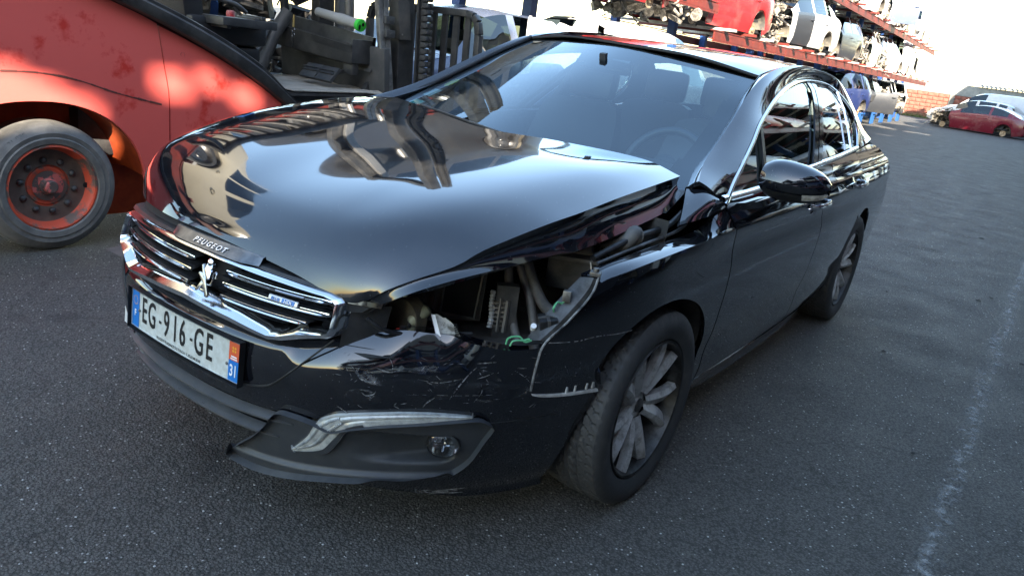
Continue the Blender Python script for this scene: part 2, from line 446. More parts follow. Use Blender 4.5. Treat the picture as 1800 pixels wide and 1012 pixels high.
# ------------------------------------------------------------------ end wall
WX = -52.0
BRICK = pm('red_block', (.20, .055, .034), .85, col2=(.28, .10, .065), scale=3, bump=.3, bscale=60)
MORT = pm('mortar', (.22, .19, .155), .9, col2=(.15, .135, .12), scale=5)
PLAST = pm('grey_render', (.34, .33, .29), .9, col2=(.20, .20, .185), scale=2.2, bump=.2, bscale=20, lo=.35, hi=.7)
wall = empty('brick_wall', (WX, -4, 0), label='low red block wall with a grey rendered top closing the end of the yard', cat='wall')
w = MB(); w.box((WX-.15, -6, .78), (.24, 40, 1.56)); w.build('wall_body', MORT, wall)
w = MB(); w.box((WX-.13, -6, 1.875), (.30, 40, .63)); w.build('rendered_band', PLAST, wall)
proto = None
bw, bh = .60, .222
for r_ in range(7):
    for c in range(18):
        y = -9.2+c*bw+(bw/2 if r_ % 2 else 0); z = .11+r_*bh
        if proto is None:
            q = MB().box((0, 0, 0), (.05, bw-.03, bh-.028)); proto = q.build('brick', BRICK, wall, local=True, bevel=.006)
            o = proto
        else:
            o = proto.copy(); COL.objects.link(o)
        o.location = (rnd.uniform(-.004, .006)-.006, y+4, z)
        o.rotation_euler = (rnd.uniform(-.008, .008), 0, rnd.uniform(-.01, .01))
for yy in (-4.55, -8.6): MB().box((WX+.01, yy, .79), (.09, .26, 1.55)).build('pillar', MORT, wall)
# corrugated fibre sheets lying along the top of the right part
for k in range(5):
    y0 = -3.3+k*1.55
    rows = []
    for i in range(41):
        y = y0+i*1.5/40; zz = 2.2+.035*math.sin(i*2*math.pi/6.2)
        rows.append([(WX+.16, y, zz+.015), (WX-.55, y, zz+.10)])
    MB().grid(rows, skirt=.02).build('corrugated_sheet', PLAST, wall, smooth=40)
gr = MB()
for i in range(500):
    y = rnd.uniform(-7.6, -5.4); x = WX+.3+rnd.random()*1.0; h = rnd.uniform(.08, .34)
    a = rnd.random()*6.3
    gr.add([(x, y, 0), (x+.02*math.cos(a), y+.02*math.sin(a), 0), (x+.1*math.cos(a+1), y+.1*math.sin(a+1), h)], [(0, 1, 2)])
tag(gr.build('grass', pm('weed', (.07, .11, .025), .7)), 'weeds growing at the foot of the wall', kind='stuff')

# ------------------------------------------------------------------ storage racks
RED = pm('rack_red', (.14, .018, .011), .5, col2=(.07, .014, .011), scale=4, lo=.4, hi=.7)
BLUE = pm('rack_blue', (.012, .06, .22), .5, col2=(.01, .04, .14), scale=5)
ARM = pm('galvanised', (.55, .53, .49), .45, .3, col2=(.35, .32, .28), scale=8)
def rack_bay(name, loc, rz, n, levels, label, group, first):
    """one 5 m bay: local x along the aisle (0 .. -5), y 0 at the aisle face, going back"""
    e = empty(name, loc, rz, label, 'rack', group)
    D = -2.3
    top = levels[-1]
    for yy in (-1.0, D+.1):
        for xx in ((-.1, -2.6) if not first else (-.1,)):
            MB().box((xx-.1, yy, top/2+.05), (.16, .14, top+.1)).build('post', BLUE, e, local=True)
    for z in levels:
        for yy in (-.12, D-.02):
            q = MB(); h = .17
            q.box((-2.5, yy, z-.12), (4.98, .02, h)); q.box((-2.5, yy-.03, z-.011), (4.98, .09, .018)); q.box((-2.5, yy-.03, z-h+.011), (4.98, .09, .018))
            q.build('beam', RED, e, local=True)
        for k in range(4):
            q = MB(); xx = -.55-k*1.27
            q.box((xx, D/2-.02, z+.035), (.14, -D+.22, .05)); q.build('support_arm', RED if k % 2 else ARM, e, local=True)
    return e
LEV = [2.0, 3.62]
RK0 = Vector((-15, -3.9, 0)); RKA = .0433
def rk(s, t=0, z=0):
    """rack coordinates: s along the aisle (towards +x), t across (aisle side +), z up"""
    return RK0+Vector((s*math.cos(RKA)-t*math.sin(RKA), s*math.sin(RKA)+t*math.cos(RKA), z))
for i in range(10):
    s = 18.3-i*5
    side = ['beyond the forklift counterweight', 'beyond the forklift wheel', 'beyond the forklift mast', 'above the white van roof', 'under the red wreck with the missing wing', 'under the bare engine of the grey and silver car', 'under the silver rear door', 'carrying the big white hatchback',
            'under the grey hatchback', 'under the pale green hatchback', 'nearest the brick wall'][i]
    rack_bay('storage_rack', rk(s), RKA, i, LEV if i > 2 else [2.45], 'red beamed blue post rack bay %s' % side, 'bays of the car rack on the left', i < 4)
# ------------------------------------------------------------------ generic cars (wrecks and parked vehicles)
def paint(name, c, rough=.32, dirt=(.30, .27, .22), amt=.8):
    return pm('paint_'+name, c, rough, col2=tuple(c[i]*.45+dirt[i]*.4 for i in range(3)), scale=2.2, lo=.5, hi=.5+.45/amt, rough2=.55, coat=.3)
P_WHITE = paint('white', (.62, .62, .60)); P_SILVER = paint('silver', (.42, .42, .41)); P_GREY = paint('grey', (.026, .028, .032), dirt=(.12, .11, .09))
P_RED = paint('red', (.36, .02, .022)); P_BLUE = paint('blue', (.015, .025, .085)); P_BLACK = paint('black', (.008, .008, .010))
P_PALE = paint('pale_green', (.44, .47, .40)); P_MAROON = paint('maroon', (.16, .010, .022), .25); P_SB = paint('steel_blue', (.10, .125, .19), .25)
P_CREAM = paint('cream', (.50, .46, .36))
GRIME = pm('engine_grime', (.10, .09, .075), .6, col2=(.32, .29, .24), scale=16, lo=.45, hi=.6)
GRIME2 = pm('engine_metal', (.34, .30, .24), .5, .4, col2=(.03, .028, .026), scale=7, lo=.44, hi=.54)
LINER = pm('arch_liner', (.10, .095, .085), .7, col2=(.24, .21, .16), scale=6)
BEIGE = pm('beige_trim', (.28, .23, .17), .7, col2=(.2, .17, .13), scale=10)

SPEC = dict(
 hatch=dict(W=.87, wb=(1.28, -1.28), ra=.34, prof=[(2.0, .50), (1.97, .66), (1.85, .76), (1.4, .90), (.98, .98), (.55, 1.22), (.18, 1.40), (-.3, 1.47), (-1.0, 1.46), (-1.55, 1.39), (-1.85, 1.15), (-2.02, .92), (-2.08, .62), (-2.05, .42)],
   belt=[(2.0, .62), (1.3, .82), (.9, .90), (-1.2, .98), (-2.08, .92)], ws=(.98, .16), rw=(-1.6, -1.98), doors=[(.82, -.18), (-.20, -1.15)], win=[(.70, -.12), (-.24, -1.02), (-1.12, -1.5)]),
 sedan=dict(W=.89, wb=(1.38, -1.38), ra=.345, prof=[(2.3, .48), (2.28, .62), (2.12, .74), (1.6, .88), (1.05, .97), (.6, 1.20), (.15, 1.38), (-.35, 1.44), (-.9, 1.42), (-1.4, 1.28), (-1.85, 1.06), (-2.2, 1.03), (-2.35, .95), (-2.38, .6), (-2.36, .42)],
   belt=[(2.3, .60), (1.3, .82), (1.0, .90), (-1.4, 1.0), (-2.38, .94)], ws=(1.05, .13), rw=(-1.05, -1.83), doors=[(.85, -.20), (-.22, -1.16)], win=[(.72, -.14), (-.27, -1.0), (-1.08, -1.3)]),
 coupe=dict(W=.90, wb=(1.32, -1.32), ra=.36, prof=[(2.1, .48), (2.07, .62), (1.9, .74), (1.45, .88), (1.0, .96), (.5, 1.18), (.05, 1.36), (-.4, 1.40), (-.95, 1.34), (-1.5, 1.17), (-1.95, .98), (-2.1, .93), (-2.16, .7), (-2.1, .42)],
   belt=[(2.1, .60), (1.3, .80), (.95, .88), (-.9, 1.0), (-1.9, 1.0), (-2.16, .90)], ws=(1.0, .03), rw=(-1.05, -1.9), doors=[(.84, -.62)], win=[(.66, -.55), (-.66, -1.35)]),
 suv=dict(W=.92, wb=(1.35, -1.35), ra=.38, prof=[(2.2, .58), (2.18, .78), (2.0, .90), (1.5, 1.02), (1.05, 1.08), (.65, 1.34), (.32, 1.55), (-.2, 1.63), (-1.2, 1.61), (-1.75, 1.52), (-2.05, 1.25), (-2.2, 1.0), (-2.24, .7), (-2.2, .5)],
   belt=[(2.2, .72), (1.4, .96), (1.0, 1.02), (-1.3, 1.10), (-2.24, 1.0)], ws=(1.05, .3), rw=(-1.78, -2.16), doors=[(.86, -.18), (-.20, -1.2)], win=[(.74, -.12), (-.26, -1.08), (-1.18, -1.7)]),
 van=dict(W=.93, wb=(1.5, -1.4), ra=.35, prof=[(2.25, .55), (2.23, .78), (2.1, .92), (1.7, 1.06), (1.4, 1.14), (1.05, 1.45), (.75, 1.70), (.3, 1.84), (-1.0, 1.86), (-2.0, 1.83), (-2.2, 1.75), (-2.27, 1.2), (-2.28, .7), (-2.25, .45)],
   belt=[(2.25, .74), (1.5, .98), (1.2, 1.06), (-2.28, 1.10)], ws=(1.4, .72), rw=(-2.15, -2.26), doors=[(1.15, .12)], win=[(1.0, .2)]),
)
def car_meshes(kind):
    """low shell of a car: dict of MB by part; local x forward, y left, z up"""
    sp = SPEC[kind]; W = sp['W']; ra = sp['ra']; zw = .30
    px = [-p[0] for p in sp['prof']]; pz = [p[1] for p in sp['prof']]
    bx = [-p[0] for p in sp['belt']]; bz = [p[1] for p in sp['belt']]
    x0, x1 = sp['prof'][0][0], min(p[0] for p in sp['prof'])
    xs = set()
    n = 46
    for i in range(n+1): xs.add(round(x0+(x1-x0)*i/n, 3))
    for a_, b_ in sp['doors']+sp['win']+[sp['ws'], sp['rw']]: xs |= {a_, b_}
    for w_ in sp['wb']:
        for k in range(-4, 5): xs.add(round(w_+ra*math.sin(k*math.pi/8), 3))
    xs = sorted(xs, reverse=True)
    xs = [x for i, x in enumerate(xs) if i == 0 or xs[i-1]-x > .012]
    def snap(v): return min(range(len(xs)), key=lambda i: abs(xs[i]-v))
    half = (x0-x1)/2; mid = (x0+x1)/2
    sec = []
    for x in xs:
        e = abs(x-mid)/half
        w_ = W*(1-.13*max(0, (e-.62)/.38)**2.2)
        zs = .19+.10*max(0, (e-.8)/.2)
        for wx in sp['wb']:
            if abs(x-wx) < ra: zs = max(zs, zw+math.sqrt(max(0, ra*ra-(x-wx)**2)))
        zt = itp(-x, px, pz); zb = min(itp(-x, bx, bz), zt-.005)
        gh = zt-zb
        ze = zb+gh*.90; ye = w_*.93-max(0, gh)*.40 if gh > .14 else w_*(.93-.25*min(1, gh/.14)*.3)
        if gh <= .14: ze = zb+gh*.75
        r = [(w_*.93, zs), (w_*.985, max(.34, zs+.02)), (w_, max(.60, zs+.05)), (w_*.99, max(zb-.07, zs+.08)), (w_*.955, max(zb, zs+.10)), (ye, max(ze, zs+.11)), (ye*.72, max(ze+(zt-ze)*.72, zs+.115)), (0, max(zt, zs+.12))]
        sec.append(r)
    P = {}
    def part(k): return P.setdefault(k, MB())
    doors = [(snap(a_), snap(b_)) for a_, b_ in sp['doors']]; wins = [(snap(a_), snap(b_)) for a_, b_ in sp['win']]
    ws = (snap(sp['ws'][0]), snap(sp['ws'][1])); rw = (snap(sp['rw'][0]), snap(sp['rw'][1]))
    hood_end = ws[0]; front_end = snap(sp['wb'][0]+.30); wing_end = snap(sp['wb'][0]-.24)
    for s in (1, -1):
        for i in range(len(xs)-1):
            for r in range(7):
                k = 'body'
                if r == 4:
                    for d, (a_, b_) in enumerate(wins):
                        if a_ <= i < b_: k = 'window_%d_%d' % (d, s)
                if r <= 3 and k == 'body':
                    for d, (a_, b_) in enumerate(doors):
                        if a_ <= i < b_: k = 'door_%d_%d' % (d, s)
                if r >= 5:
                    if ws[0] <= i < ws[1]: k = 'windshield'
                    elif rw[0] <= i < rw[1]: k = 'rear_window'
                if k == 'body':
                    if i < front_end: k = 'nose'
                    elif i < wing_end and r <= 4: k = 'wing'
                    elif i < hood_end and r >= 5: k = 'hood'
                q = [Vector((xs[i+a_], s*sec[i+a_][r+b_][0], sec[i+a_][r+b_][1])) for a_, b_ in ((0, 0), (1, 0), (1, 1), (0, 1))]
                part(k).add(q if s > 0 else q[::-1], [(0, 3, 2, 1)] if s > 0 else [(0, 3, 2, 1)])
    # end caps
    for i, k in ((0, 'nose'), (len(xs)-1, 'body')):
        ring = [Vector((xs[i], y, z)) for y, z in sec[i]]+[Vector((xs[i], -y, z)) for y, z in sec[i][::-1]]
        part(k).add(ring, [tuple(range(len(ring)))])
    # door depth line + handle strip, underside, cabin
    part('underbody').box((mid+.05, 0, .26), (half*2-.5, W*1.6, .06))
    cab = part('cabin')
    cab.box((-.45, 0, .45), (2.0, W*1.7, .05)); cab.box((-1.25, 0, .75), (.16, W*1.6, .6), (0, -.25, 0)); cab.box((.62, 0, .82), (.35, W*1.6, .2))
    for yy in (.38, -.38):
        cab.box((-.2, yy, .62), (.5, .48, .2)); cab.box((-.5, yy, .92), (.16, .48, .58), (0, -.25, 0)); cab.box((-.6, yy, 1.26), (.10, .26, .16), (0, -.2, 0))
    for wx in sp['wb']:
        for s in (1, -1):
            l = part('arch_liner_%d_%d' % (sp['wb'].index(wx), s))
            rows = [[(wx+(ra-.01)*math.cos(a_), s*W*.97, zw+(ra-.01)*math.sin(a_)), (wx+(ra-.01)*math.cos(a_), s*W*.55, zw+(ra-.01)*math.sin(a_))] for a_ in [k*math.pi/12 for k in range(13)]]
            l.grid(rows); l.add([q[1] for q in rows], [tuple(range(13))])
    return P
def clutter(x0, x1, w, z0, z1, n, seed):
    r = random.Random(seed); m = MB()
    for i in range(n):
        c = (r.uniform(x0, x1), r.uniform(-w, w), r.uniform(z0, z1)); t = r.random()
        if t < .4: m.box(c, (r.uniform(.04, .25), r.uniform(.04, .3), r.uniform(.04, .22)), (r.uniform(-.5, .5), r.uniform(-.5, .5), r.random()*3))
        elif t < .65: m.cyl(c, Vector(c)+Vector((r.uniform(-.12, .12), r.uniform(-.12, .12), r.uniform(-.1, .1))), r.uniform(.03, .1), 9)
        else:
            p = [Vector(c)+Vector((r.uniform(-.28, .28), r.uniform(-.28, .28), r.uniform(-.2, .2)))*k for k in (0, .6, 1, 1.4)]
            m.tube(cr(p, 8), r.uniform(.008, .025), 5)
    return m
KIT = {}
def kit(kind):
    if kind not in KIT:
        sp = SPEC[kind]; P = car_meshes(kind); K = {}
        for k, mb in P.items():
            if k.startswith(('window', 'windshield', 'rear_window')): K[k] = mb.mesh(k, CGLASS, 179)
            else: K[k] = mb.mesh(k, {'underbody': DARK, 'cabin': INT, }.get(k, LINER if k.startswith('arch') else P_WHITE), 28)
        # weld shells so that shading is smooth
        for k, me in K.items():
            bm = bmesh.new(); bm.from_mesh(me); bmesh.ops.remove_doubles(bm, verts=bm.verts, dist=.0008)
            if not k.startswith(('cabin', 'underbody')): bmesh.ops.recalc_face_normals(bm, faces=bm.faces)
            bm.to_mesh(me); bm.free()
            if k not in ('underbody', 'cabin'):
                me.polygons.foreach_set('use_smooth', [True]*len(me.polygons)); me.set_sharp_from_angle(angle=R(32))
        r_ = .31
        t = MB(); t.lathe([(r_*.64, -.09), (r_*.72, -.105), (r_*.93, -.10), (r_, -.07), (r_, .07), (r_*.93, .10), (r_*.72, .105), (r_*.64, .09)], 28)
        K['tyre'] = t.mesh('tyre', RUBBER, 30)
        t = MB(); t.lathe([(.0, .06), (.05, .06), (.06, .05), (.15, .055), (.19, .09), (.2, .095), (.2, -.06)], 20)
        K['rim'] = t.mesh('rim', ALLOY, 30)
        t = MB(); t.lathe([(.0, .05), (.05, .05), (.055, .02), (.075, .02), (.13, .02), (.13, 0), (.0, 0)], 20); t.cyl((0, .0, 0), (0, -.25, 0), .035, 8)
        K['brake_disc'] = t.mesh('brake_disc', RUSTD, 30)
        nx = sp['prof'][0][0]
        K['engine'] = clutter(sp['wb'][0]-.40, nx-.12, .62, .30, .88, 230, 3).mesh('engine', GRIME2)
        K['front_frame'] = MB().box((nx-.22, 0, .62), (.05, 1.25, .06)).box((nx-.22, 0, .30), (.05, 1.2, .06)).box((nx-.22, .6, .46), (.05, .05, .36)).box((nx-.22, -.6, .46), (.05, .05, .36)).box((nx-.6, .52, .40), (.8, .07, .10)).box((nx-.6, -.52, .40), (.8, .07, .10)).box((nx-.28, 0, .46), (.04, .95, .28)).mesh('front_frame', GRIME)
        KIT[kind] = K
    return KIT[kind]
def car(kind, name, loc, rz, pt, label, group=None, cat='car', nose=True, wheels='drum', skip=(), over=None, doors_open=(), tilt=0, hood=True, engine=None, hang=False):
    """a vehicle assembled from the shared part meshes of its kind"""
    K = kit(kind); sp = SPEC[kind]
    e = empty(name, loc, rz, label, cat, group); e.rotation_euler = (0, tilt, rz)
    over = over or {}
    engine = (not nose) if engine is None else engine
    def pt_of(k): return over.get(k, pt)
    nm = {'nose': 'front_end', 'windshield': 'windscreen', 'rear_window': 'rear_window', 'underbody': 'underbody', 'cabin': 'seats', 'arch_liner': 'arch_liner', 'body': 'body', 'hood': 'hood', 'wing': 'front_wing'}
    for k, me in K.items():
        if k in ('tyre', 'rim', 'brake_disc', 'engine', 'front_frame'): continue
        if k in skip or (k in ('nose', 'wing') and not nose) or (k == 'hood' and not hood): continue
        base = k.split('_')[0]
        n_ = nm.get(k, 'arch_liner' if base == 'arch' else 'window' if base == 'window' else 'door' if base == 'door' else k)
        o = link(n_, me, e)
        if k != 'underbody' and base not in ('arch',) and base not in ('window', 'windshield', 'rear'): setmat(o, over.get(k, BEIGE if over.get('beige') and k == 'cabin' else (INT if k == 'cabin' else pt)))
        if base == 'door':
            dx0, dx1 = sp['doors'][int(k.split('_')[1])]; s = int(k.split('_')[2])
            hx = dx1+.12
            MB().tube(cr([(hx+.1, s*(sp['W']*.985), .80), (hx+.06, s*(sp['W']+.035), .805), (hx-.02, s*(sp['W']+.035), .81), (hx-.06, s*(sp['W']*.985), .81)], 8), .014, 6).build('handle', pt_of(k), o, local=True, smooth=50)
            if k in doors_open:
                h = Vector((dx0, s*sp['W'], 0)); a = s*-1.0
                o.matrix_local = Matrix.Translation(h) @ Matrix.Rotation(a, 4, 'Z') @ Matrix.Translation(-h)
    if engine:
        link('engine', K['engine'], e); link('front_frame', K['front_frame'], e)
    for i, wx in enumerate(sp['wb']):
        for s in (1, -1):
            mode = wheels if isinstance(wheels, str) else wheels[i]
            if mode == 'none': continue
            if mode == 'tyre':
                w = link('wheel', K['tyre'], e); r_ = link('rim', K['rim'], w)
                w.location = (wx, s*(sp['W']-.12), .30)
            else:
                w = link('brake_disc', K['brake_disc'], e); w.location = (wx, s*(sp['W']-.16), .27)
            w.rotation_euler = (0, 0, 0 if s > 0 else math.pi)
    return e

# --- wrecks on the left rack: noses mostly towards the parked sedan
G2 = 'wrecks on the middle level of the rack'; G3 = 'wrecks on the top level of the rack'; G1 = 'stripped cars on the ground under the rack'
def onrack(kind, s, z, label, pt, group, turn=0, t=-1.0, **k):
    return car(kind, 'wreck_car', rk(s, t, z), RKA+turn, pt, label, group, **k)
Z2, Z3, Z1 = LEV[0]-.11, LEV[1]-.11, .12
onrack('hatch', 7.2, Z2+.05, 'red hatchback wreck with bare rear drum on the red beam above the white van', P_RED, G2, nose=False, hood=False)
onrack('hatch', 2.3, Z2, 'red wreck with missing front wing and exposed pale arch liner on the middle level', P_RED, G2, nose=False, turn=-.12, wheels='drum', over={'hood': P_BLACK})
onrack('sedan', -3.4, Z2+.05, 'grey and silver car with bare engine and grey front door on the middle level', P_SILVER, G2, nose=False, hood=True, turn=-.15, t=-.95, over={'hood': P_BLACK, 'door_0_1': P_GREY}, skip=('window_2_1',))
onrack('hatch', -8.9, Z2, 'grey hatchback wreck with torn open front behind the silver rear door', P_GREY, G2, nose=False, turn=-.05)
onrack('hatch', -13.6, Z2, 'pale green hatchback wreck without front panels on the middle level', P_PALE, G2, nose=False, turn=.03)
onrack('hatch', -18.6, Z2, 'big white hatchback wreck with open rear side on the middle level', P_WHITE, G2, turn=math.pi-.1, skip=('rear_window',))
onrack('van', -24.2, Z2, 'white van shell at the far end of the middle level', P_WHITE, G2, turn=math.pi, skip=('windshield', 'door_0_-1'))
onrack('hatch', -5.2, Z3, 'cream wreck with bare underside on the top level above the silver door', P_CREAM, G3, nose=False)
onrack('sedan', -10.5, Z3, 'white stripped shell with exposed engine on the top level', P_WHITE, G3, nose=False, turn=-.1, hood=False)
onrack('hatch', -15.6, Z3, 'white hatchback with its blue tinted front door ajar on the top level', P_WHITE, G3, nose=False, doors_open=('door_0_1',), over={'door_0_1': P_SB})
onrack('hatch', -21, Z3, 'white hatchback second from the far end of the top level', P_WHITE, G3, turn=math.pi)
onrack('suv', -26.2, Z3, 'silver estate wreck at the far end of the top level', P_SILVER, G3, turn=math.pi)
onrack('suv', 16.2, Z2+.45, 'cream estate wreck on the raised level beyond the forklift counterweight', P_CREAM, G2, turn=.1, wheels='tyre')
onrack('suv', 11.4, Z2+.45, 'dark grey estate wreck on the raised level beyond the forklift cab', P_GREY, G2, turn=-.1, wheels='tyre')
onrack('hatch', -.2, Z3, 'blue wreck on the top level above the bare engine', P_BLUE, G3, nose=False)
# ground row
car('suv', 'parked_suv', (-5.3, -4.50, .06), 0, P_SB, 'steel blue estate with open rear side window behind the forklift load rest', None, wheels='tyre', skip=('window_1_1',), over={'beige': True, 'cabin': BEIGE})
car('van', 'white_van', rk(5.4, -.62, -.04), RKA+math.pi, P_WHITE, 'white van roof under the rack beam behind the black sedan roof', None, cat='van', wheels='tyre')
onrack('hatch', -5.6, .22, 'white hatchback roof showing just past the black sedan roof', P_WHITE, G1, wheels='tyre')
onrack('hatch', -10.2, .3, 'blue car with bare engine and blue door on a blue stand', P_BLUE, G1, nose=False, turn=-.2, t=-.8)
onrack('sedan', -15.6, .3, 'stripped grey car with its front door hanging open', P_GREY, G1, nose=False, doors_open=('door_0_1',), hood=False, skip=('window_0_1',))
onrack('hatch', -20.6, .3, 'gutted white hatchback shell on blue stands', P_WHITE, G1, nose=False, skip=('window_0_1', 'window_1_1', 'windshield', 'door_0_1'))
onrack('hatch', -25.4, .3, 'white hatchback with a flat black tyre beside the brick wall', P_WHITE, G1, nose=False, turn=.1, wheels='tyre')
STB = pm('stand_blue', (.01, .07, .22), .5, col2=(.01, .05, .15), scale=6)
for i, s in enumerate((-8.9, -11.3, -14.1, -16.8, -19.3, -21.9, -24.3)):
    e = empty('car_stand', rk(s, -.25, 0), RKA, 'blue steel car stand ' + ['under the nose of the blue car', 'under the tail of the blue car', 'under the nose of the grey car', 'under the tail of the grey car', 'under the nose of the gutted white shell', 'under the tail of the gutted white shell', 'nearest the brick wall'][i], 'stand', 'blue stands under the ground row')
    MB().box((0, -.6, .42), (.5, 1.6, .06)).build('top_plate', STB, e, local=True)
    for yy in (.1, -1.3):
        for xx in (-.2, .2): MB().box((xx, yy, .2), (.1, .1, .40)).build('leg', STB, e, local=True)
# big loose tyre and torn white bumper leaning in the ground row
t = MB(); t.lathe([(.30, -.14), (.36, -.17), (.50, -.16), (.55, -.11), (.55, .11), (.50, .16), (.36, .17), (.30, .14)], 40)
o = t.build('loose_tyre', RUBBER, None, smooth=35); o.location = rk(-12.6, -.15, 1.15); o.rotation_euler = (R(75), 0, R(-25)); tag(o, 'large loose black tyre lying on top of the blue car row', 'tyre')
b_ = MB(); rows = []
for i in range(24):
    u = i/23; x = -5.3-1.5*u; zt = 1.62+.03*math.sin(i*1.7)+.02*math.sin(i*3.1)+(.20*sm((u-.72)/.25) if u > .72 else 0)
    rows.append([(x, -3.42-.25*math.sin(u*3.14)+.1*k/5*0, zt-(zt-1.02)*k/5+.0) for k in range(6)])
b_.grid(rows, skirt=.03)
tag(b_.build('torn_bumper', P_WHITE, None, smooth=40), 'torn white plastic bumper cover standing beside the white van roof', 'bumper')

# loose engines and axles standing on the beams between the wrecks
for k, (s, z, sc_, lab) in enumerate(((4.9, Z2, 1.0, 'stripped engine hanging at the tail of the red hatchback wreck'), (-.3, Z2, 1.0, 'bare engine in front of the grey and silver car'), (-6.3, Z2, .9, 'loose axle and gearbox behind the silver rear door'),
    (-11.4, Z2, 1.0, 'heap of suspension parts in front of the pale green wreck'), (-16.2, Z2, .9, 'loose engine in front of the big white hatchback'), (-8.0, Z3, 1.0, 'engine parts on the top level behind the cream wreck'), (-13.2, Z3, .9, 'engine on the top level beside the white stripped shell'),
    (-18.4, Z3, .9, 'greasy gearbox on the top level behind the ajar door'), (-12.9, .5, 1.0, 'pile of axles between the blue and grey cars'), (-18.2, .5, 1.0, 'pile of parts in front of the gutted white shell'))):
    q = clutter(-.55, .55, .75, .12, .95*sc_, 130, 40+k)
    o = q.build('engine_block', GRIME2 if k % 2 else GRIME, None); o.location = rk(s, -.85, z); tag(o, lab, 'engine', 'loose engines on the rack')
# --- vehicles at the end of the aisle
car('coupe', 'maroon_coupe', (-40.84, -1.84, -.12), 1.348+math.pi, P_MAROON, 'dark red three door coupe without bumpers or wheels in front of the white van', None, nose=False, wheels='drum')
car('van', 'white_van', (-44.9, -1.75, 0), 1.30+math.pi, P_WHITE, 'white panel van parked by the brick wall behind the dark red coupe', None, cat='van', wheels='tyre')
car('hatch', 'white_hatchback', (-43.4, -2.3, 0), 1.32+math.pi, P_WHITE, 'white hatchback squeezed between the dark red coupe and the white van', None, wheels='tyre')

# --- racks on the near side of the aisle: they shade the yard and show in the paint of the sedan
def near_rack(x, n):
    lv = [1.95+1.65*k for k in range(n)]
    e = rack_bay('storage_rack', (x, 3.0, 0), math.pi, 0, lv, 'red and blue rack bay along the near side of the aisle', 'bays of the car rack facing the sedan', False)
    return lv
kinds = ['hatch', 'sedan', 'suv', 'hatch', 'coupe']; pts = [P_WHITE, P_GREY, P_SILVER, P_RED, P_BLUE, P_WHITE, P_BLACK, P_CREAM]
NR = random.Random(23)
def near_car(kind, x, z, pt):
    K = kit(kind)
    e = empty('wreck_car', (x, 4.05, z), NR.choice((0, math.pi))+NR.uniform(-.08, .08), 'dismantled car stored on the rack along the near side of the aisle', 'car', 'wrecks on the rack facing the sedan')
    for k in ('body', 'nose', 'wing', 'hood', 'door_0_1', 'door_0_-1', 'door_1_1', 'door_1_-1', 'underbody', 'cabin', 'arch_liner_0_1', 'arch_liner_0_-1', 'arch_liner_1_1', 'arch_liner_1_-1', 'windshield', 'window_0_1', 'window_0_-1'):
        if k not in K or (k in ('nose', 'hood') and NR.random() < .35): continue
        o = link({'nose': 'front_end', 'cabin': 'seats', 'windshield': 'windscreen'}.get(k, 'arch_liner' if k[:4] == 'arch' else 'front_wing' if k == 'wing' else k.split('_')[0] if k[0] in 'dw' else k), K[k], e)
        if k not in ('underbody', 'windshield') and k[:4] != 'arch' and (k[0] != 'w' or k == 'wing'): setmat(o, INT if k == 'cabin' else pt)
xx = 18.0
i = 0
while xx > -54:
    n = 4 if xx < -33 else 2 if 3 < xx < 13 else 3
    lv = near_rack(xx-5, n)
    for z in [.05+.1]+[q-.11 for q in lv]:
        near_car(kinds[i % 5], xx-2.5+NR.uniform(-.25, .25), z, pts[(i*3) % 8]); i += 1
    xx -= 5

# warehouse added out of view to block sun, openings placed for forklift sun patches
WHM = pm('grey_sheeting', (.20, .20, .195), .6, col2=(.14, .14, .135), scale=1.5)
wh = empty('shade_wall', (12, 6.0, 0), label='added unseen warehouse behind the near side rack', cat='light blocker')
WY = 6.0
sun_holes = [(10.42, 11.3, 7.40, 7.66), (10.25, 10.42, 7.40, 7.59), (10.07, 10.25, 7.40, 7.50), (9.55, 9.74, 7.53, 7.66), (9.35, 9.47, 7.57, 7.67), (9.08, 9.25, 7.48, 7.58)]  # cut so that sun patches land on the forklift
hx = sorted({0.0, 6.2, 24.0} | {h for q in sun_holes for h in q[:2]}); hz = sorted({0.0, 8.7, 9.3} | {h for q in sun_holes for h in q[2:]})
q = MB()
for a_, b_ in zip(hx[:-1], hx[1:]):
    for c_, d_ in zip(hz[:-1], hz[1:]):
        mx_, mz_ = (a_+b_)/2, (c_+d_)/2
        if d_ > 8.7 and mx_ < 6.2: continue
        if any(h[0] < mx_ < h[1] and h[2] < mz_ < h[3] for h in sun_holes): continue
        q.add([(a_, WY, c_), (b_, WY, c_), (b_, WY, d_), (a_, WY, d_)], [(0, 1, 2, 3)])
q.build('wall', WHM, wh)
MB().box((12, WY+2.1, 6.6), (22.0, 3.9, .2)).build('roof', WHM, wh)
for k in range(24): MB().box((.4+k, WY-.03, 3.6), (.08, .05, 7.1)).build('rib', WHM, wh)

sh = empty('shade_box', (-42.5, 7.3, 0), label='added unseen shed behind the far end of the near side rack', cat='light blocker')  # added out of view to keep sun off the end wall
MB().box((-42.5, 7.4, 4.0), (14, 3.4, 8.0)).build('wall', WHM, sh)
MB().box((-42.5, 7.4, 8.06), (14.4, 3.8, .1)).build('roof', WHM, sh)

bw2 = empty('gap_blocker', (-18, 5.75, 0), label='unseen wall added to block light gaps behind the near side rack', cat='wall')  # added out of view to stop sun leaking between the racked cars
MB().box((-18, 5.8, 3.1), (36, .2, 6.2)).build('wall_panel', PLAST, bw2)
for k in range(13): MB().box((-36+3*k, 5.66, 3.15), (.25, .12, 6.3)).build('pillar', PLAST, bw2)
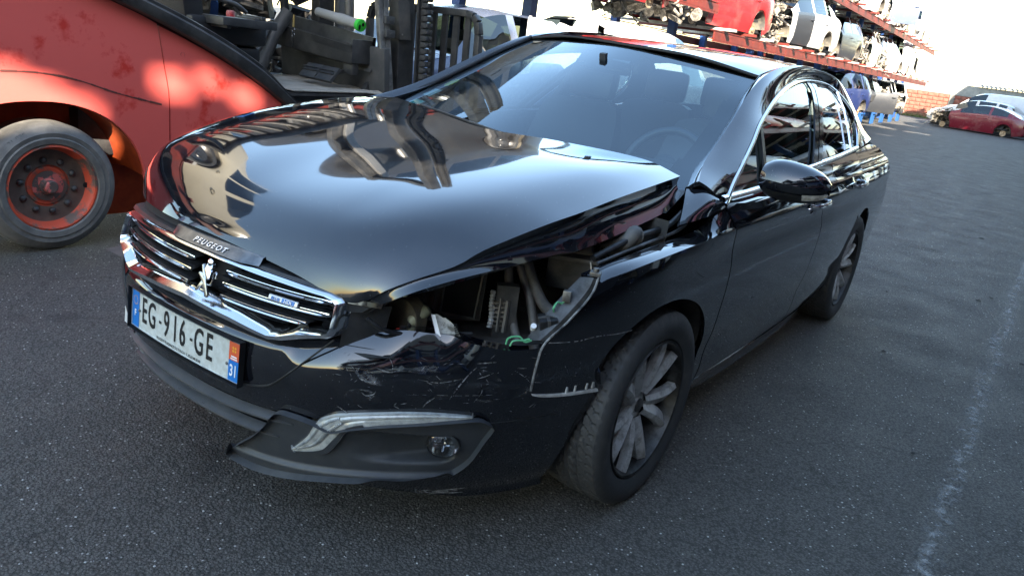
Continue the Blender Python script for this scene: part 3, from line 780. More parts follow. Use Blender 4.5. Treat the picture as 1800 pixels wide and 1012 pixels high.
# ------------------------------------------------------------------ red forklift
FRED = pm('forklift_red', (.70, .112, .092), .42, col2=(.56, .030, .018), scale=2.1, lo=.54, hi=.60, rough2=.5, bump=.05, bscale=40)
FORANGE = pm('forklift_orange', (.50, .085, .02), .5, col2=(.30, .04, .012), scale=5)
FDARK = pm('forklift_dark', (.026, .027, .028), .42, col2=(.055, .054, .052), scale=9, bump=.08, bscale=120)
FGREY = pm('forklift_grey', (.055, .056, .055), .5, col2=(.10, .095, .088), scale=8, bump=.06, bscale=150, lo=.45, hi=.7)
FSTEEL = pm('mast_steel', (.20, .20, .195), .38, .5, col2=(.33, .31, .28), scale=12, lo=.45, hi=.7, stretch=(1, 1, .2))
WHEELBR = pm('hub_brown', (.10, .075, .06), .6, col2=(.17, .125, .095), scale=18, lo=.4, hi=.7)
HUBRED = pm('hub_red', (.60, .085, .04), .5, col2=(.14, .10, .08), scale=9, lo=.5, hi=.58)
MATR = pm('floor_mat_rubber', (.30, .27, .225), .75, col2=(.13, .118, .10), scale=7, lo=.45, hi=.75)
fk = empty('forklift', (-1.0, -2.9, 0), label='worn red forklift with a dark mast parked on the far side of the black sedan', cat='forklift')
YS = -2.45
bx_ = [-1.22, -1.01, -.65, -.34, -.1, .2, .6, 1.2]; bz_ = [.785, .915, 1.10, 1.23, 1.315, 1.42, 1.52, 1.60]
def barlow(x): return itp(x, bx_, bz_)
def archz(x):
    d = (x-.30)/.575
    if abs(d) >= 1: return .20
    return .30+.49*(1-abs(d)**2.3)**(1/2.0)
def seamx(z): return itp(z, [.27, .56, .83, 1.01, 1.23], [-.405, -.412, -.408, -.38, -.352])
def sidepanel(x0, x1, name, yb=0):
    n = max(8, int((x1-x0)/.022)); rows = []
    for i in range(n+1):
        x = x0+(x1-x0)*i/n; lo, hi = archz(x), barlow(x)-.006; col = []
        for k in range(15):
            z = lo+(hi-lo)*k/14
            y = YS+yb-.035*((z-.75)/.6)**2-.01*max(0, (x-.8))**2
            col.append((x+(seamx(z)+.004-x0)*max(0, 1-i/4), y, z))
        rows.append(col)
    m = MB().grid(rows, skirt=.03)
    return m.build(name, FRED, fk, smooth=40)
sidepanel(-.362, 1.45, 'rear_side_panel')
rows = []
for i in range(36):
    t_ = i/35; col = []
    for k in range(15):
        x1 = -.385; x = -1.195+(x1+1.195)*t_
        lo, hi = .20, barlow(x)-.006; z = lo+(hi-lo)*k/14
        x = -1.195+(seamx(z)-.006+1.195)*t_
        col.append((x, YS-.004-.035*((z-.75)/.6)**2, z))
    rows.append(col)
MB().grid(rows, skirt=.03).build('front_side_panel', FRED, fk, smooth=40)
MB().lathe([(0, 0), (.011, 0), (.013, .004), (.013, .008)], 14, (-.50, YS-.02, 1.06), 'Y').build('plug', FDARK, fk)
# scratch across the rear panel
q = MB(); pts = cr([(.55, 0, .93), (.3, 0, .93), (.1, 0, .90), (-.1, 0, .84), (-.36, 0, .78)], 40)
rr = random.Random(2)
for i in range(39):
    a_, b_ = pts[i], pts[i+1]; w_ = .0022+.004*rr.random()
    def yy(z): return YS+.0025-.035*((z-.75)/.6)**2
    q.add([(a_.x, yy(a_.z), a_.z-w_), (b_.x, yy(b_.z), b_.z-w_), (b_.x, yy(b_.z), b_.z+w_), (a_.x, yy(a_.z), a_.z+w_)], [(0, 1, 2, 3)])
q.build('scratch', pm('bare_scratch', (.11, .035, .028), .7), fk)
# step rail above the panels
rows = []
for i in range(40):
    x = -1.30+2.7*i/39; z0 = itp(x, [-1.3]+bx_[0:], [.735]+bz_); h = itp(x, [-1.3, -1.0, -.6, -.2, .4, 1.4], [.085, .13, .115, .10, .10, .10])
    prof = [(YS-.02, 0), (YS+.035, .004), (YS+.045, .02), (YS+.045, h*.62), (YS+.035, h*.70), (YS+.02, h*.76), (YS+.022, h*.92), (YS, h), (YS-.10, h+.005), (YS-.11, h-.02), (YS-.11, 0)]
    rows.append([(x, y, z0+zz) for y, zz in prof])
MB().grid(rows, skirt=None).add([rows[0][k] for k in range(11)], [tuple(range(11))]).build('step_rail', FDARK, fk, smooth=38, fix=True)
# inner arch and wheel
rows = []
for i in range(28):
    x = -.27+1.14*i/27; z = archz(x)-.004 if abs((x-.3)/.575) < 1 else .27
    rows.append([(x, YS-.03, z), (x, YS-.25, z+.02), (x, YS-.42, z)])
MB().grid(rows).build('wheel_arch', FORANGE, fk, smooth=60)
MB().add([(-.9, YS-.42, .05), (1.3, YS-.42, .05), (1.3, YS-.42, 1.0), (-.9, YS-.42, 1.0)], [(0, 1, 2, 3)]).build('arch_back', FORANGE, fk)
wc = Vector((.24, YS-.11, .34))
t = MB(); t.lathe([(.225, .10), (.235, .112), (.262, .116), (.268, .11), (.29, .113), (.296, .107), (.318, .098), (.334, .08), (.34, .05), (.34, -.10), (.30, -.115), (.225, -.10)], 72)
tw = MB(); tw.v = [v+wc for v in t.v]; tw.f = t.f
ft = tw.build('wheel', pm('solid_tyre', (.105, .102, .095), .55, col2=(.17, .162, .148), scale=10, bump=.1, bscale=200), fk, smooth=32)
t = MB(); t.lathe([(.0, .035), (.05, .035), (.055, .03), (.10, .03), (.105, .025), (.165, .022), (.19, .03), (.205, .055), (.212, .075), (.222, .088), (.228, .095), (.228, .105), (.218, .108), (.224, .05)], 64)
tw = MB(); tw.v = [v+wc for v in t.v]; tw.f = t.f; tw.build('rim', HUBRED, ft, smooth=30)
t = MB(); t.lathe([(.112, .034), (.165, .027), (.195, .036), (.112, .036)], 48); tw = MB(); tw.v = [v+wc for v in t.v]; tw.f = t.f; tw.build('rim_face', WHEELBR, ft, smooth=30)
t = MB(); t.lathe([(0, .085), (.028, .085), (.034, .08), (.036, .055), (.045, .05), (.048, .04), (.08, .038)], 28); tw = MB(); tw.v = [v+wc for v in t.v]; tw.f = t.f; tw.build('hub_cap', pm('hub_flaking', (.10, .075, .065), .55, col2=(.55, .13, .11), scale=22, lo=.50, hi=.53), ft, smooth=30)
MB().lathe([(0, .012), (.014, .012), (.016, 0)], 14, wc+Vector((-.196, .034, -.01)), 'Y').build('valve_hole', DARK, ft)
for k in range(10):
    a = 2*math.pi*(k+.3)/10
    c = wc+Vector((.138*math.cos(a), .03, .138*math.sin(a)))
    t = MB(); t.lathe([(.018, 0), (.018, .012), (.012, .02), (.0, .023)], 12, c, 'Y'); t.build('lug_nut', FDARK, ft, smooth=40)
vs, fs = text_mesh('250-15', .034, .0008)
for a0 in (R(58), R(238)):
    m = MB(); vv = []
    for v in vs:
        a = a0-v.x/.30; r_ = .305+v.y; vv.append(wc+Vector((r_*math.cos(a), .1075+v.z-(r_-.29)*.35, r_*math.sin(a))))
    m.add(vv, fs); m.build('tyre_size_lettering', pm('tyre_letter', (.075, .075, .072), .6), ft)
# pale tyre crown is sunlight through the added openings, no mud drawn
# floor, mat, cowl
FZ = .866
MB().box((-1.85, -3.1, FZ-.012), (1.2, 1.25, .02)).build('floor_plate', FDARK, fk)
q = MB(); rows = []
for i in range(60):
    x = -1.30-.86*i/59
    rows.append([(x, -2.47-.95*k/12, FZ+.006+.0035*(i % 2 == 0)+(.012*math.sin(k*1.9+i*.2)*sm((i-40)/20))) for k in range(13)])
q.grid(rows, skirt=.006).build('floor_mat', MATR, fk)
MB().box((-2.19, -3.1, 1.02), (.06, 1.2, .36), (0, .10, 0)).build('cowl_panel', FGREY, fk, bevel=.01)
MB().bar((-2.14, -2.62, 1.02), (-2.14, -3.5, 1.06), .02, .02).build('cowl_rib', FGREY, fk)
# tray in the dash
tr = MB()
y0, y1 = -2.66, -3.62
def tx(u, z): return u
for (a_, b_) in (((-1.98, y0, 1.10), (-1.98, y1, 1.13)),):
    tr.add([(-1.98, y0, 1.06), (-1.98, y1, 1.12), (-1.96, y1, 1.27), (-1.96, y0, 1.20)], [(0, 1, 2, 3)])
tr.grid([[(-1.99, y0, 1.05), (-1.99, y1, 1.11)], [(-1.955, y0, 1.19), (-1.955, y1, 1.27)], [(-1.975, y0, 1.195), (-1.975, y1, 1.275)], [(-1.99, y0, 1.10), (-1.99, y1, 1.18)], [(-2.16, y0, 1.10), (-2.16, y1, 1.18)], [(-2.18, y0, 1.26), (-2.18, y1, 1.34)], [(-2.21, y0, 1.26), (-2.21, y1, 1.34)], [(-2.21, y0, .98), (-2.21, y1, 1.02)]])
tr.build('dash_tray', FDARK, fk, smooth=20)
MB().box((-2.07, -2.665, 1.15), (.20, .022, .17)).build('tray_end', FDARK, fk, bevel=.006)
MB().box((-2.03, -2.72, 1.03), (.06, .10, .10)).build('tray_bracket', FDARK, fk, bevel=.006)
MB().tube([(-2.05+.045*math.cos(a), -3.30+.045*math.sin(a), 1.205) for a in [k*.3 for k in range(22)]], .005, 6).build('tray_ring', pm('pale_ring', (.35, .34, .3), .5), fk, smooth=60)
MB().lathe([(0, .02), (.035, .02), (.04, 0)], 18, (-2.08, -3.12, 1.165), 'Z').build('lid', GLOSSB, fk, smooth=40)
# steering column, wheel, pedals, posts, seat
MB().tube([(-1.72, -3.42, .9), (-1.86, -3.42, 1.18), (-1.98, -3.40, 1.36)], [.06, .055, .05], 16).build('steering_column', FGREY, fk, smooth=50)
MB().tube([(-1.52, -3.30, .90), (-1.72, -3.36, 1.12), (-1.80, -3.40, 1.22)], .02, 8).build('column_brace', FDARK, fk, smooth=50)
sw = MB(); cs = Vector((-1.78, -3.30, 1.58))
sw.tube([cs+Vector((.19*math.cos(a)*.85, .19*math.sin(a), .19*math.cos(a)*.5)) for a in [k*2*math.pi/36 for k in range(36)]], .017, 8, closed=True)
sw.build('steering_wheel', GLOSSB, fk, smooth=60)
for (y, x) in ((-2.78, -1.86), (-2.98, -1.88)):
    q = MB(); q.box((x, y, .965), (.025, .17, .13), (0, -.75, 0)); q.bar((x-.02, y, .96), (x-.16, y, 1.0), .03, .02)
    for k in range(4): q.box((x+.014, y, .93+.022*k+.0), (.014, .16, .008), (0, -.75, 0))
    q.build('pedal', FDARK, fk, bevel=.003)
q = MB(); q.box((-1.0, -3.0, 1.20), (.55, .55, .16)); q.box((-1.0, -3.0, 1.06), (.5, .5, .1)); q.build('seat', pm('seat_black', (.016, .016, .017), .5, bump=.2, bscale=150), fk, bevel=.03)
MB().box((-.76, -3.05, 1.45), (.14, .52, .62), (0, .15, 0)).build('seat_backrest', MATS['seat_black'], fk, bevel=.03)
q = MB()
for k in range(6): q.box((-1.12+.05*k, -2.66, 1.30-.012*k), (.035, .20, .03))
q.box((-1.02, -2.66, 1.265), (.40, .22, .05)); q.build('arm_console', FDARK, fk, bevel=.006)
MB().tube(cr([(-.98, -2.55, 1.33), (-.90, -2.54, 1.37), (-.78, -2.56, 1.40), (-.66, -2.60, 1.50)], 14), .014, 8).build('cable', FGREY, fk, smooth=60)
# front guard post with bolted blocks and cover plate
fp = MB()
for off, w_ in (((0, 0, 0), .055), ((.028, .03, 0), .02), ((-.028, .03, 0), .02)):
    a_ = Vector((-2.26, -2.56, .80))+Vector(off); b_ = Vector((-2.02, -2.62, 2.30))+Vector(off); fp.bar(a_, b_, w_, .05, (1, 0, 0))
post = fp.build('guard_post', pm('post_steel', (.33, .33, .31), .4, .5, col2=(.16, .155, .145), scale=9, lo=.42, hi=.6), fk, bevel=.006)
for z in (1.305, 1.40):
    x = -2.26+.24*(z-.8)/1.35
    b2 = MB(); b2.box((x-.045, -2.545, z), (.09, .06, .055)).cyl((x-.05, -2.51, z), (x-.05, -2.535, z), .010, 10); b2.build('clamp_block', FGREY, fk, bevel=.006)
q = MB(); q.prism([(-2.33, -2.53, 1.27), (-2.42, -2.50, 1.275), (-2.30, -2.50, 1.95), (-2.20, -2.53, 1.95)], (0, -.10, .01)); q.build('cover_plate', FGREY, fk, bevel=.004, fix=True)
MB().lathe([(0, .006), (.006, .004), (.007, 0)], 10, (-2.335, -2.515, 1.31), 'Y').build('rivet', STEEL, fk)
for yy in (-3.68,): MB().bar((-2.26, yy, .8), (-2.02, yy, 2.30), .055, .05, (1, 0, 0)).build('guard_post', FDARK, fk, bevel=.005)
for yy in (-2.66, -3.64): MB().bar((-.05, yy, 1.35), (-.30, yy, 2.30), .06, .06, (1, 0, 0)).build('rear_guard_post', FDARK, fk, bevel=.005)
q = MB()
for yy in (-2.64, -3.66): q.bar((-2.02, yy, 2.32), (-.28, yy, 2.32), .06, .06)
q.bar((-2.02, -2.64, 2.32), (-2.02, -3.66, 2.32), .08, .06); q.bar((-.28, -2.64, 2.32), (-.28, -3.66, 2.32), .08, .06)
q.build('overhead_frame', FDARK, fk, bevel=.006)
for k in range(9):
    x = -1.88+.18*k; MB().bar((x, -2.67, 2.325), (x, -3.63, 2.325), .05, .03, (0, 0, 1)).build('overhead_bar', FSTEEL, fk)
# mast
def mz(z): return -2.44+.06*(z-.9)
for (yy, w_) in ((-2.60, .10), (-3.50, .10)):
    q = MB(); q.bar((mz(.15)+.0, yy, .15), (mz(3.4), yy, 3.4), w_, .16, (1, 0, 0)); q.build('mast_rail', FDARK, fk, bevel=.006)
    q = MB(); q.bar((mz(.15)-.12, yy-.09 if yy > -3 else yy+.09, .15), (mz(3.3)-.12, yy-.09 if yy > -3 else yy+.09, 3.3), .05, .11, (1, 0, 0)); q.build('inner_rail', FSTEEL, fk, bevel=.004)
for z in (.4, 1.95, 3.3): MB().bar((mz(z), -2.6, z), (mz(z), -3.5, z), .09, .12, (1, 0, 0)).build('cross_member', FDARK, fk, bevel=.005)
q = MB(); q.cyl((mz(.2)-.06, -2.86, .2), (mz(2.5)-.06, -2.86, 2.5), .04, 14); q.build('lift_cylinder', FSTEEL, fk, smooth=50)
q = MB(); q.cyl((mz(.2)-.06, -3.25, .2), (mz(2.5)-.06, -3.25, 2.5), .04, 14); q.build('lift_cylinder', FSTEEL, fk, smooth=50)
q = MB(); q.bar((-2.12, -2.70, .78), (-2.34, -2.66, 1.22), .05, .05); q.build('tilt_link', FDARK, fk, bevel=.004)
# hose carrier chain along the mast
k0 = 0
for k in range(52):
    z = .88+.047*k; x = mz(z)-.055
    q = MB(); q.box((x, -2.40, z), (.075, .05, .038)); q.box((x-.022, -2.372, z+.004), (.022, .014, .03)); q.box((x+.022, -2.372, z-.002), (.022, .014, .024)); q.box((x, -2.425, z-.02), (.05, .03, .012))
    q.build('chain_link', RUBBER, fk, bevel=.004)
q = MB(); q.bar((mz(.85)-.055, -2.455, .85), (mz(3.3)-.055, -2.455, 3.3), .02, .09, (1, 0, 0)); q.build('chain_guide', FDARK, fk)
# load backrest
BX = -2.70
lb = MB()
def bk(u, z): return (BX+.035*(z-1.0)-u*.0, -2.06-u, z)
top = [bk(0, .75), bk(0, 1.38), bk(.02, 1.47), bk(.06, 1.51), bk(.12, 1.525), bk(1.06, 1.525), bk(1.14, 1.49), bk(1.17, 1.40), bk(1.17, .75)]
for a_, b_ in zip(top[:-1], top[1:]): lb.bar(a_, b_, .05, .055, (1, 0, 0))
lb.build('backrest_frame', FDARK, fk, bevel=.006)
for k in range(1, 10):
    MB().bar(bk(.115*k+.0, .75), bk(.115*k+.0, 1.51), .055, .02, (1, 0, 0)).build('backrest_bar', FDARK, fk)
MB().box((BX-.03, -3.0, .72), (.05, 1.1, .10)).box((BX-.03, -3.0, .35), (.05, 1.1, .10)).build('fork_carriage', FDARK, fk, bevel=.006)
for yy in (-2.75, -3.25): MB().box((BX-.08, yy, .42), (.05, .12, .70)).box((BX-.62, yy, .09), (1.1, .12, .045)).build('fork', FSTEEL, fk, bevel=.005)
# body behind: counterweight, bonnet and front wheels
MB().box((1.05, -3.25, .80), (.8, .9, 1.0)).build('counterweight', FRED, fk, bevel=.06)
MB().box((-.7, -3.2, .68), (1.3, .85, .5)).build('bonnet', FDARK, fk, bevel=.03)
MB().box((-1.8, -3.1, .60), (1.2, 1.1, .48)).build('chassis', FDARK, fk, bevel=.01)
for yy in (-2.60, -3.6):
    t = MB(); t.lathe([(0, .06), (.18, .05), (.2, .09), (.28, .10), (.36, .08), (.37, 0), (.36, -.08), (.2, -.1)], 36, (-2.0, yy, .37), 'Y'); t.build('front_wheel', RUBBER, fk, smooth=40)
t = MB(); t.lathe([(.2, .1), (.3, .11), (.34, .08), (.34, -.1), (.2, -.1)], 40, (.24, -3.55, .34), 'Y'); t.build('wheel', RUBBER, fk, smooth=40)
# loose things in the cab
tc_ = empty('hand_torch', (-2.16, -2.95, 1.33), label='grey hand torch with a bright green end lying on the forklift dash', cat='torch')
a_, b_ = Vector((-2.14, -2.76, 1.335)), Vector((-2.17, -3.28, 1.39)); d_ = (b_-a_)
q = MB(); q.tube([a_+d_*t_ for t_ in (0.04, .3, .31, .5, .51, 1.0)], [.040, .040, .043, .043, .038, .034], 20); q.build('barrel', pm('torch_grey', (.36, .36, .34), .45, bump=.5, bscale=300), tc_, smooth=40)
q = MB(); q.tube([a_-d_*.02, a_-d_*.015, a_+d_*.0, a_+d_*.05], [.030, .044, .047, .045], 22); gcap = q.build('end_cap', pm('torch_green', (.05, .62, .06), .4), tc_, smooth=40)
dn = d_.normalized(); uu = dn.cross(Vector((0, 0, 1))).normalized(); vv = uu.cross(dn)
for (du, dv, ru, rv) in ((.008, .008, .012, .014), (-.022, -.012, .011, .021)):
    q = MB(); c = a_-d_*.024+uu*du+vv*dv
    q.add([c-dn*.002+uu*ru*math.cos(k*.524)+vv*rv*math.sin(k*.524) for k in range(12)], [tuple(range(12))]); q.build('rubber_pad', GLOSSB, gcap)
kr = empty('key_ring', (-1.93, -3.27, 1.22), label='key with two steel rings hanging from the forklift steering column', cat='keys')
for k, (z, r_) in enumerate(((1.235, .016), (1.198, .014))):
    MB().tube([(-1.93, -3.27+r_*math.cos(a), z+r_*math.sin(a)) for a in [j*.4 for j in range(16)]], .0025, 6, closed=True).build('ring', CHROMED, kr, smooth=60)
MB().box((-1.93, -3.27, 1.30), (.006, .018, .09)).build('key', pm('brass', (.42, .33, .16), .35, .9), kr)
MB().box((-1.93, -3.27, 1.14), (.004, .012, .07)).build('key', CHROMED, kr)
cn = MB(); cn.lathe([(0, 0), (.033, 0), (.033, .10), (.028, .115), (.0, .116)], 20, (-1.62, -3.62, 1.20), 'Z')
tag(cn.build('spray_can', pm('can_white', (.6, .6, .6), .4, col2=(.5, .03, .04), scale=3), None, smooth=40), 'white and red spray can standing behind the forklift seat', 'can')
# engines and scrap piled behind the forklift cab
q = clutter(-2.9, -.9, .6, .3, 1.75, 330, 8); q.v = [v+Vector((0, -4.45, 0)) for v in q.v]
tag(q.build('scrap_heap', pm('scrap_dark', (.035, .034, .033), .5, .3, col2=(.22, .20, .17), scale=6, lo=.5, hi=.6), None), 'heap of stripped engine parts behind the forklift cab', kind='stuff')
# ------------------------------------------------------------------ the black sedan
car_ = empty('black_sedan', (0, 0, 0), label='black saloon with missing headlight, scraped front bumper and popped bonnet in the yard', cat='car')
BZ = [.15, .22, .30, .42, .55, .68, .80, .88, .94, .985, 1.05, 1.15, 1.25, 1.33, 1.38, 1.42]
BB = [.80, .845, .872, .895, .912, .921, .921, .912, .893, .862, .835, .785, .728, .672, .62, .54]
AZ = [.10, .15, .2, .3, .4, .5, .58, .66, .74, .80, .9]
AA = [.875, .90, .93, .965, .99, 1.0, .99, .975, .945, .90, .78]
def fb(z, x=-1.5):
    v = itp(z, BZ, BB)
    k = sm((-.1-x)/.5)*sm((x+4)/.6)
    return v+k*(.007*math.exp(-((z-.872)/.018)**2)-.010*math.exp(-((z-.80)/.045)**2)-.008*math.exp(-((z-.40)/.06)**2))
def fa(z): return itp(z, AZ, AA)
PW, QW = 2.6, 2.4
def fyc(x): return -.07*sm((x-.05)/.75)
def Y(x, z, s=1):
    bb = fb(z, x)
    if x <= 0:
        t = max(0, -1.9-x)
        return s*bb*(1-.018*t-.015*t*t)
    v = max(0, 1-(min(x, fa(z))/fa(z))**PW)
    return s*bb*v**(1/QW)+fyc(x)
def onfront(ang, z, dx=0.0):
    """point of the front skin at polar angle (radians, 0 straight ahead) and height"""
    A, B = fa(z)+dx, itp(z, BZ, BB)+dx
    c, s = math.cos(ang), math.sin(ang)
    r = ((max(c, 1e-6)/A)**PW+(abs(s)/B)**QW)
    lo, hi = .2, 1.6
    for _ in range(30):
        m = (lo+hi)/2
        if (m*max(c, 1e-6)/A)**PW+(m*abs(s)/B)**QW > 1: hi = m
        else: lo = m
    x = lo*c
    return Vector((x, lo*s+fyc(x), z))
def fy(y, z, dx=0.0):
    """front skin point at lateral y"""
    lo, hi = -1.62, 1.62
    for _ in range(34):
        m = (lo+hi)/2
        if onfront(m, z, dx).y < y: lo = m
        else: hi = m
    return onfront(lo, z, dx)
def fdepth(p, d):
    """same place d metres inside the front skin (towards the engine)"""
    return Vector(p)+Vector((-d, 0, 0))
def orient(rows, out):
    n, m = len(rows), len(rows[0]); acc = Vector((0, 0, 0))
    for i in range(0, n-1, max(1, n//8)):
        for j in range(0, m-1, max(1, m//8)):
            a_ = Vector(rows[i][j]); acc += (Vector(rows[i][j+1])-a_).cross(Vector(rows[i+1][j])-a_)
    return rows if acc.dot(Vector(out)) > 0 else rows[::-1]
def sidepatch(name, A, B, n, m, mat=BLACK, parent=car_, off=0., s=1, skirt=.012, smoothA=True, crv=cr):
    """panel between two outlines given as (x, z), laid on the body side"""
    PA = crv([(x, 0, z) for x, z in A], n); PB = crv([(x, 0, z) for x, z in B], n)
    rows = []
    for p, q in zip(PA, PB):
        r_ = []
        for k in range(m):
            t = k/(m-1); x = p.x+(q.x-p.x)*t; z = p.z+(q.z-p.z)*t
            r_.append((x, Y(x, z, s)+s*off, z))
        rows.append(r_)
    rows = orient(rows, Vector((0, s, 0)))
    g_ = MB().grid(rows, skirt=skirt)
    return g_.build(name, mat, parent, smooth=40)
def bend(t, flip=False):
    return math.sin(t/.84*math.pi/2) if t < .84 else math.cos((t-.84)/.16*math.pi/2)
def ruled(name, A, B, n, m, mat, parent=car_, skirt=.0, bulge=0., crv=cr, smooth=40, out=(0, 1, .3)):
    PA, PB = crv(A, n), crv(B, n); rows = []
    for p, q in zip(PA, PB): rows.append([p.lerp(q, k/(m-1)) for k in range(m)])
    rows = orient(rows, out)
    if bulge:
        rows = [list(r_) for r_ in rows]; src = [list(r_) for r_ in rows]; n_, m_ = len(rows), len(rows[0])
        for i in range(n_):
            for k in range(m_):
                i0, i1 = max(i-3, 0), min(i+3, n_-1)
                nn = (src[i1][k]-src[i0][k]).cross(src[i][m_-1]-src[i][0])
                if nn.dot(Vector(out)) < 0: nn = -nn
                if nn.length > 0: rows[i][k] = src[i][k]+nn.normalized()*(bulge*math.sin(math.pi*k/(m_-1)) if bulge > 0 else -bulge*bend(k/(m_-1)))
    return MB().grid(rows, skirt=skirt).build(name, mat, parent, smooth=smooth)

# ---- sides
ARF = [(.305, .476), (.322, .56), (.265, .635), (.165, .688), (.05, .706), (-.09, .694), (-.235, .645), (-.345, .565), (-.405, .47), (-.43, .37), (-.445, .28), (-.46, .19)]
GAPF = [(-.375, .945), (-.432, .90), (-.472, .845), (-.482, .77), (-.483, .573), (-.50, .40), (-.53, .24)]
CRS = [(.363, .812), (.218, .846), (-.031, .864), (-.244, .87), (-.43, .885)]
def side(s):
    # front wing
    P = []
    bot = [(.524, .508), (.42, .49)]+ARF
    top = [(.524, .512), (.522, .577), (.508, .658), (.45, .72), (.39, .785), (.363, .812), (.218, .846), (-.031, .864), (-.244, .87), (-.425, .885), (-.468, .845), (-.478, .77), (-.479, .573), (-.496, .40), (-.526, .19)]
    wing = sidepatch('front_wing', top, bot, 110, 26, s=s, crv=cr)
    inner = [(x, Y(x, z, s)-s*.066, z+.007) for x, z in CRS]
    inner[-1] = (-.40, Y(-.40, .945, s)-s*.01, .945)
    outer = [(x, Y(x, z, s), z) for x, z in CRS]
    ruled('wing_top', outer, inner, 40, 5, BLACK, wing, .01, .004, out=(0, 0, 1))
    # doors
    d1 = sidepatch('front_door', [(x-.005, z) for x, z in [(-.395, .958)]+GAPF[1:]], [(-1.60, 1.010), (-1.615, .93), (-1.685, .77), (-1.675, .6), (-1.67, .45), (-1.68, .30), (-1.685, .24)], 34, 60, s=s)
    d2 = sidepatch('rear_door', [(-1.608, 1.010), (-1.623, .93), (-1.693, .77), (-1.683, .6), (-1.678, .45), (-1.688, .30), (-1.693, .24)], [(-2.50, 1.045), (-2.60, .93), (-2.64, .80), (-2.60, .70), (-2.50, .56), (-2.43, .42), (-2.42, .30)], 34, 50, s=s)
    arr = [(-2.43, .28)]+[(-2.817+.385*math.cos(a), .335+.375*math.sin(a)) for a in [i*math.pi/14 for i in range(0, 15)]]+[(-3.21, .26)]
    wst = [(-2.615, .86), (-2.9, .868), (-3.2, .862), (-3.45, .85), (-3.60, .835)]
    rq = sidepatch('rear_quarter', [(-2.512, 1.045), (-2.75, 1.062), (-3.0, 1.068), (-3.3, 1.03), (-3.53, .965)], wst, 50, 16, s=s)
    sidepatch('quarter_lower', [(-2.615, .862), (-2.64, .80)]+[], [(-2.60, .72), (-2.52, .60)], 4, 4, s=s, skirt=0) if False else None
    sidepatch('quarter_lower', wst, [(-2.60, .70), (-2.65, .668), (-2.74, .70), (-2.82, .71), (-2.95, .69), (-3.08, .61), (-3.17, .48), (-3.20, .30), (-3.40, .27), (-3.66, .28)], 70, 20, s=s)
    sidepatch('side_sill', [(-.475, .262), (-1.0, .240), (-1.7, .233), (-2.43, .29)], [(-.462, .165), (-1.0, .125), (-1.7, .12), (-2.44, .16)], 50, 8, s=s, mat=BLACK, off=.002)
    # window frame and pillars (one pressing) between the glass outline and the roof
    DLO = [(-.385, .966), (-.50, 1.02), (-.628, 1.077), (-.80, 1.148), (-.962, 1.217), (-1.27, 1.306), (-1.62, 1.366), (-2.0, 1.393), (-2.37, 1.385), (-2.541, 1.324), (-2.657, 1.246), (-2.655, 1.148), (-2.55, 1.056)]
    dl3 = [(x, Y(x, z, s)+s*.002, z) for x, z in DLO]
    lift = 0 if s > 0 else .035
    fr = [(-.30, s*.775, 1.005+lift), (-.45, s*.728, 1.045+lift), (-.63, s*.70, 1.102+lift), (-.87, s*.665, 1.205+lift), (-1.07, s*.625, 1.296+lift), (-1.30, s*.600, 1.378+lift), (-1.62, s*.588, 1.428+lift), (-2.0, s*.58, 1.445+lift), (-2.4, s*.585, 1.425+lift), (-2.66, s*.60, 1.365+lift), (-2.88, s*.635, 1.25+lift), (-3.03, s*.70, 1.13+lift), (-3.06, s*.755, 1.08)]
    ruled('side_frame', dl3, fr, 90, 14, BLACK, car_, .012, -.034, out=(0, s, .3))
    # wing corner by the mirror
    ruled('wing_corner', [(-.10, Y(-.10, .90, s)-s*.055, .915), (-.25, Y(-.25, .92, s)-s*.02, .932), (-.392, Y(-.392, .952, s), .952)], [(-.285, s*.778, 1.0+lift), (-.335, s*.832, 1.0), (-.40, Y(-.40, .972, s)+s*.002, .972)], 12, 8, BLACK, wing, .012, .006, out=(0, s, .3))
    # chrome outline of the windows
    oc = [Vector((x, Y(x, z, s)+s*.004, z)) for x, z in DLO]
    full = cr(oc, 80); belt = cr([(x, Y(x, z, s)+s*.005, z) for x, z in [(-.385, .966), (-.829, .973), (-1.577, 1.011), (-2.1, 1.033), (-2.55, 1.056)]], 60)
    def strip(P, w_, name, cen=Vector((-1.6, 0, 1.15))):
        rows = []
        for i, p in enumerate(P):
            d = P[min(i+1, len(P)-1)]-P[max(i-1, 0)]; d.normalize()
            nrm = Vector((0, s*.86, .5)); inn = nrm.cross(d)
            if (Vector((cen.x, p.y, cen.z))-p).dot(inn) < 0: inn = -inn
            inn.normalize()
            r_ = [p+nrm*.001, p+nrm*.007+inn*w_*.25, p+nrm*.007+inn*w_*.7, p+inn*w_-nrm*.002]
            rows.append(r_)
        return MB().grid(rows).build(name, CHROME, car_, smooth=60, fix=False)
    strip(full, .022, 'window_trim'); strip(belt, .026, 'belt_trim')
    # glass and pillars
    def gpoly(A, B, name, mat, n=14, m=12, off=-.012): return sidepatch(name, A, B, n, m, mat, car_, off, s, 0)
    up = lambda x: itp(-x, [-p[0] for p in DLO[:9]], [p[1] for p in DLO[:9]])
    lo_ = lambda x: itp(-x, [.385, .829, 1.577, 2.1, 2.55], [.966, .973, 1.011, 1.033, 1.056])
    xs1 = [-.40, -.55, -.70, -.80, -.835]; xs2 = [-.865, -1.0, -1.2, -1.4, -1.60]
    def band(xa, xb, name, mat, off=-.012, n=16, sl=0):
        A = []; B = []
        for i in range(n):
            t = i/(n-1); xt = xa[0]+(xb[0]-xa[0])*t; xl = xa[1]+(xb[1]-xa[1])*t
            A.append((xt, up(xt)-.004)); B.append((xl, lo_(xl)+.004))
        return sidepatch(name, A, B, n, 10, mat, car_, off, s, .0 if mat is SGLASS else .008)
    band((-.40, -.40), (-.945, -.83), 'quarter_window', SGLASS)
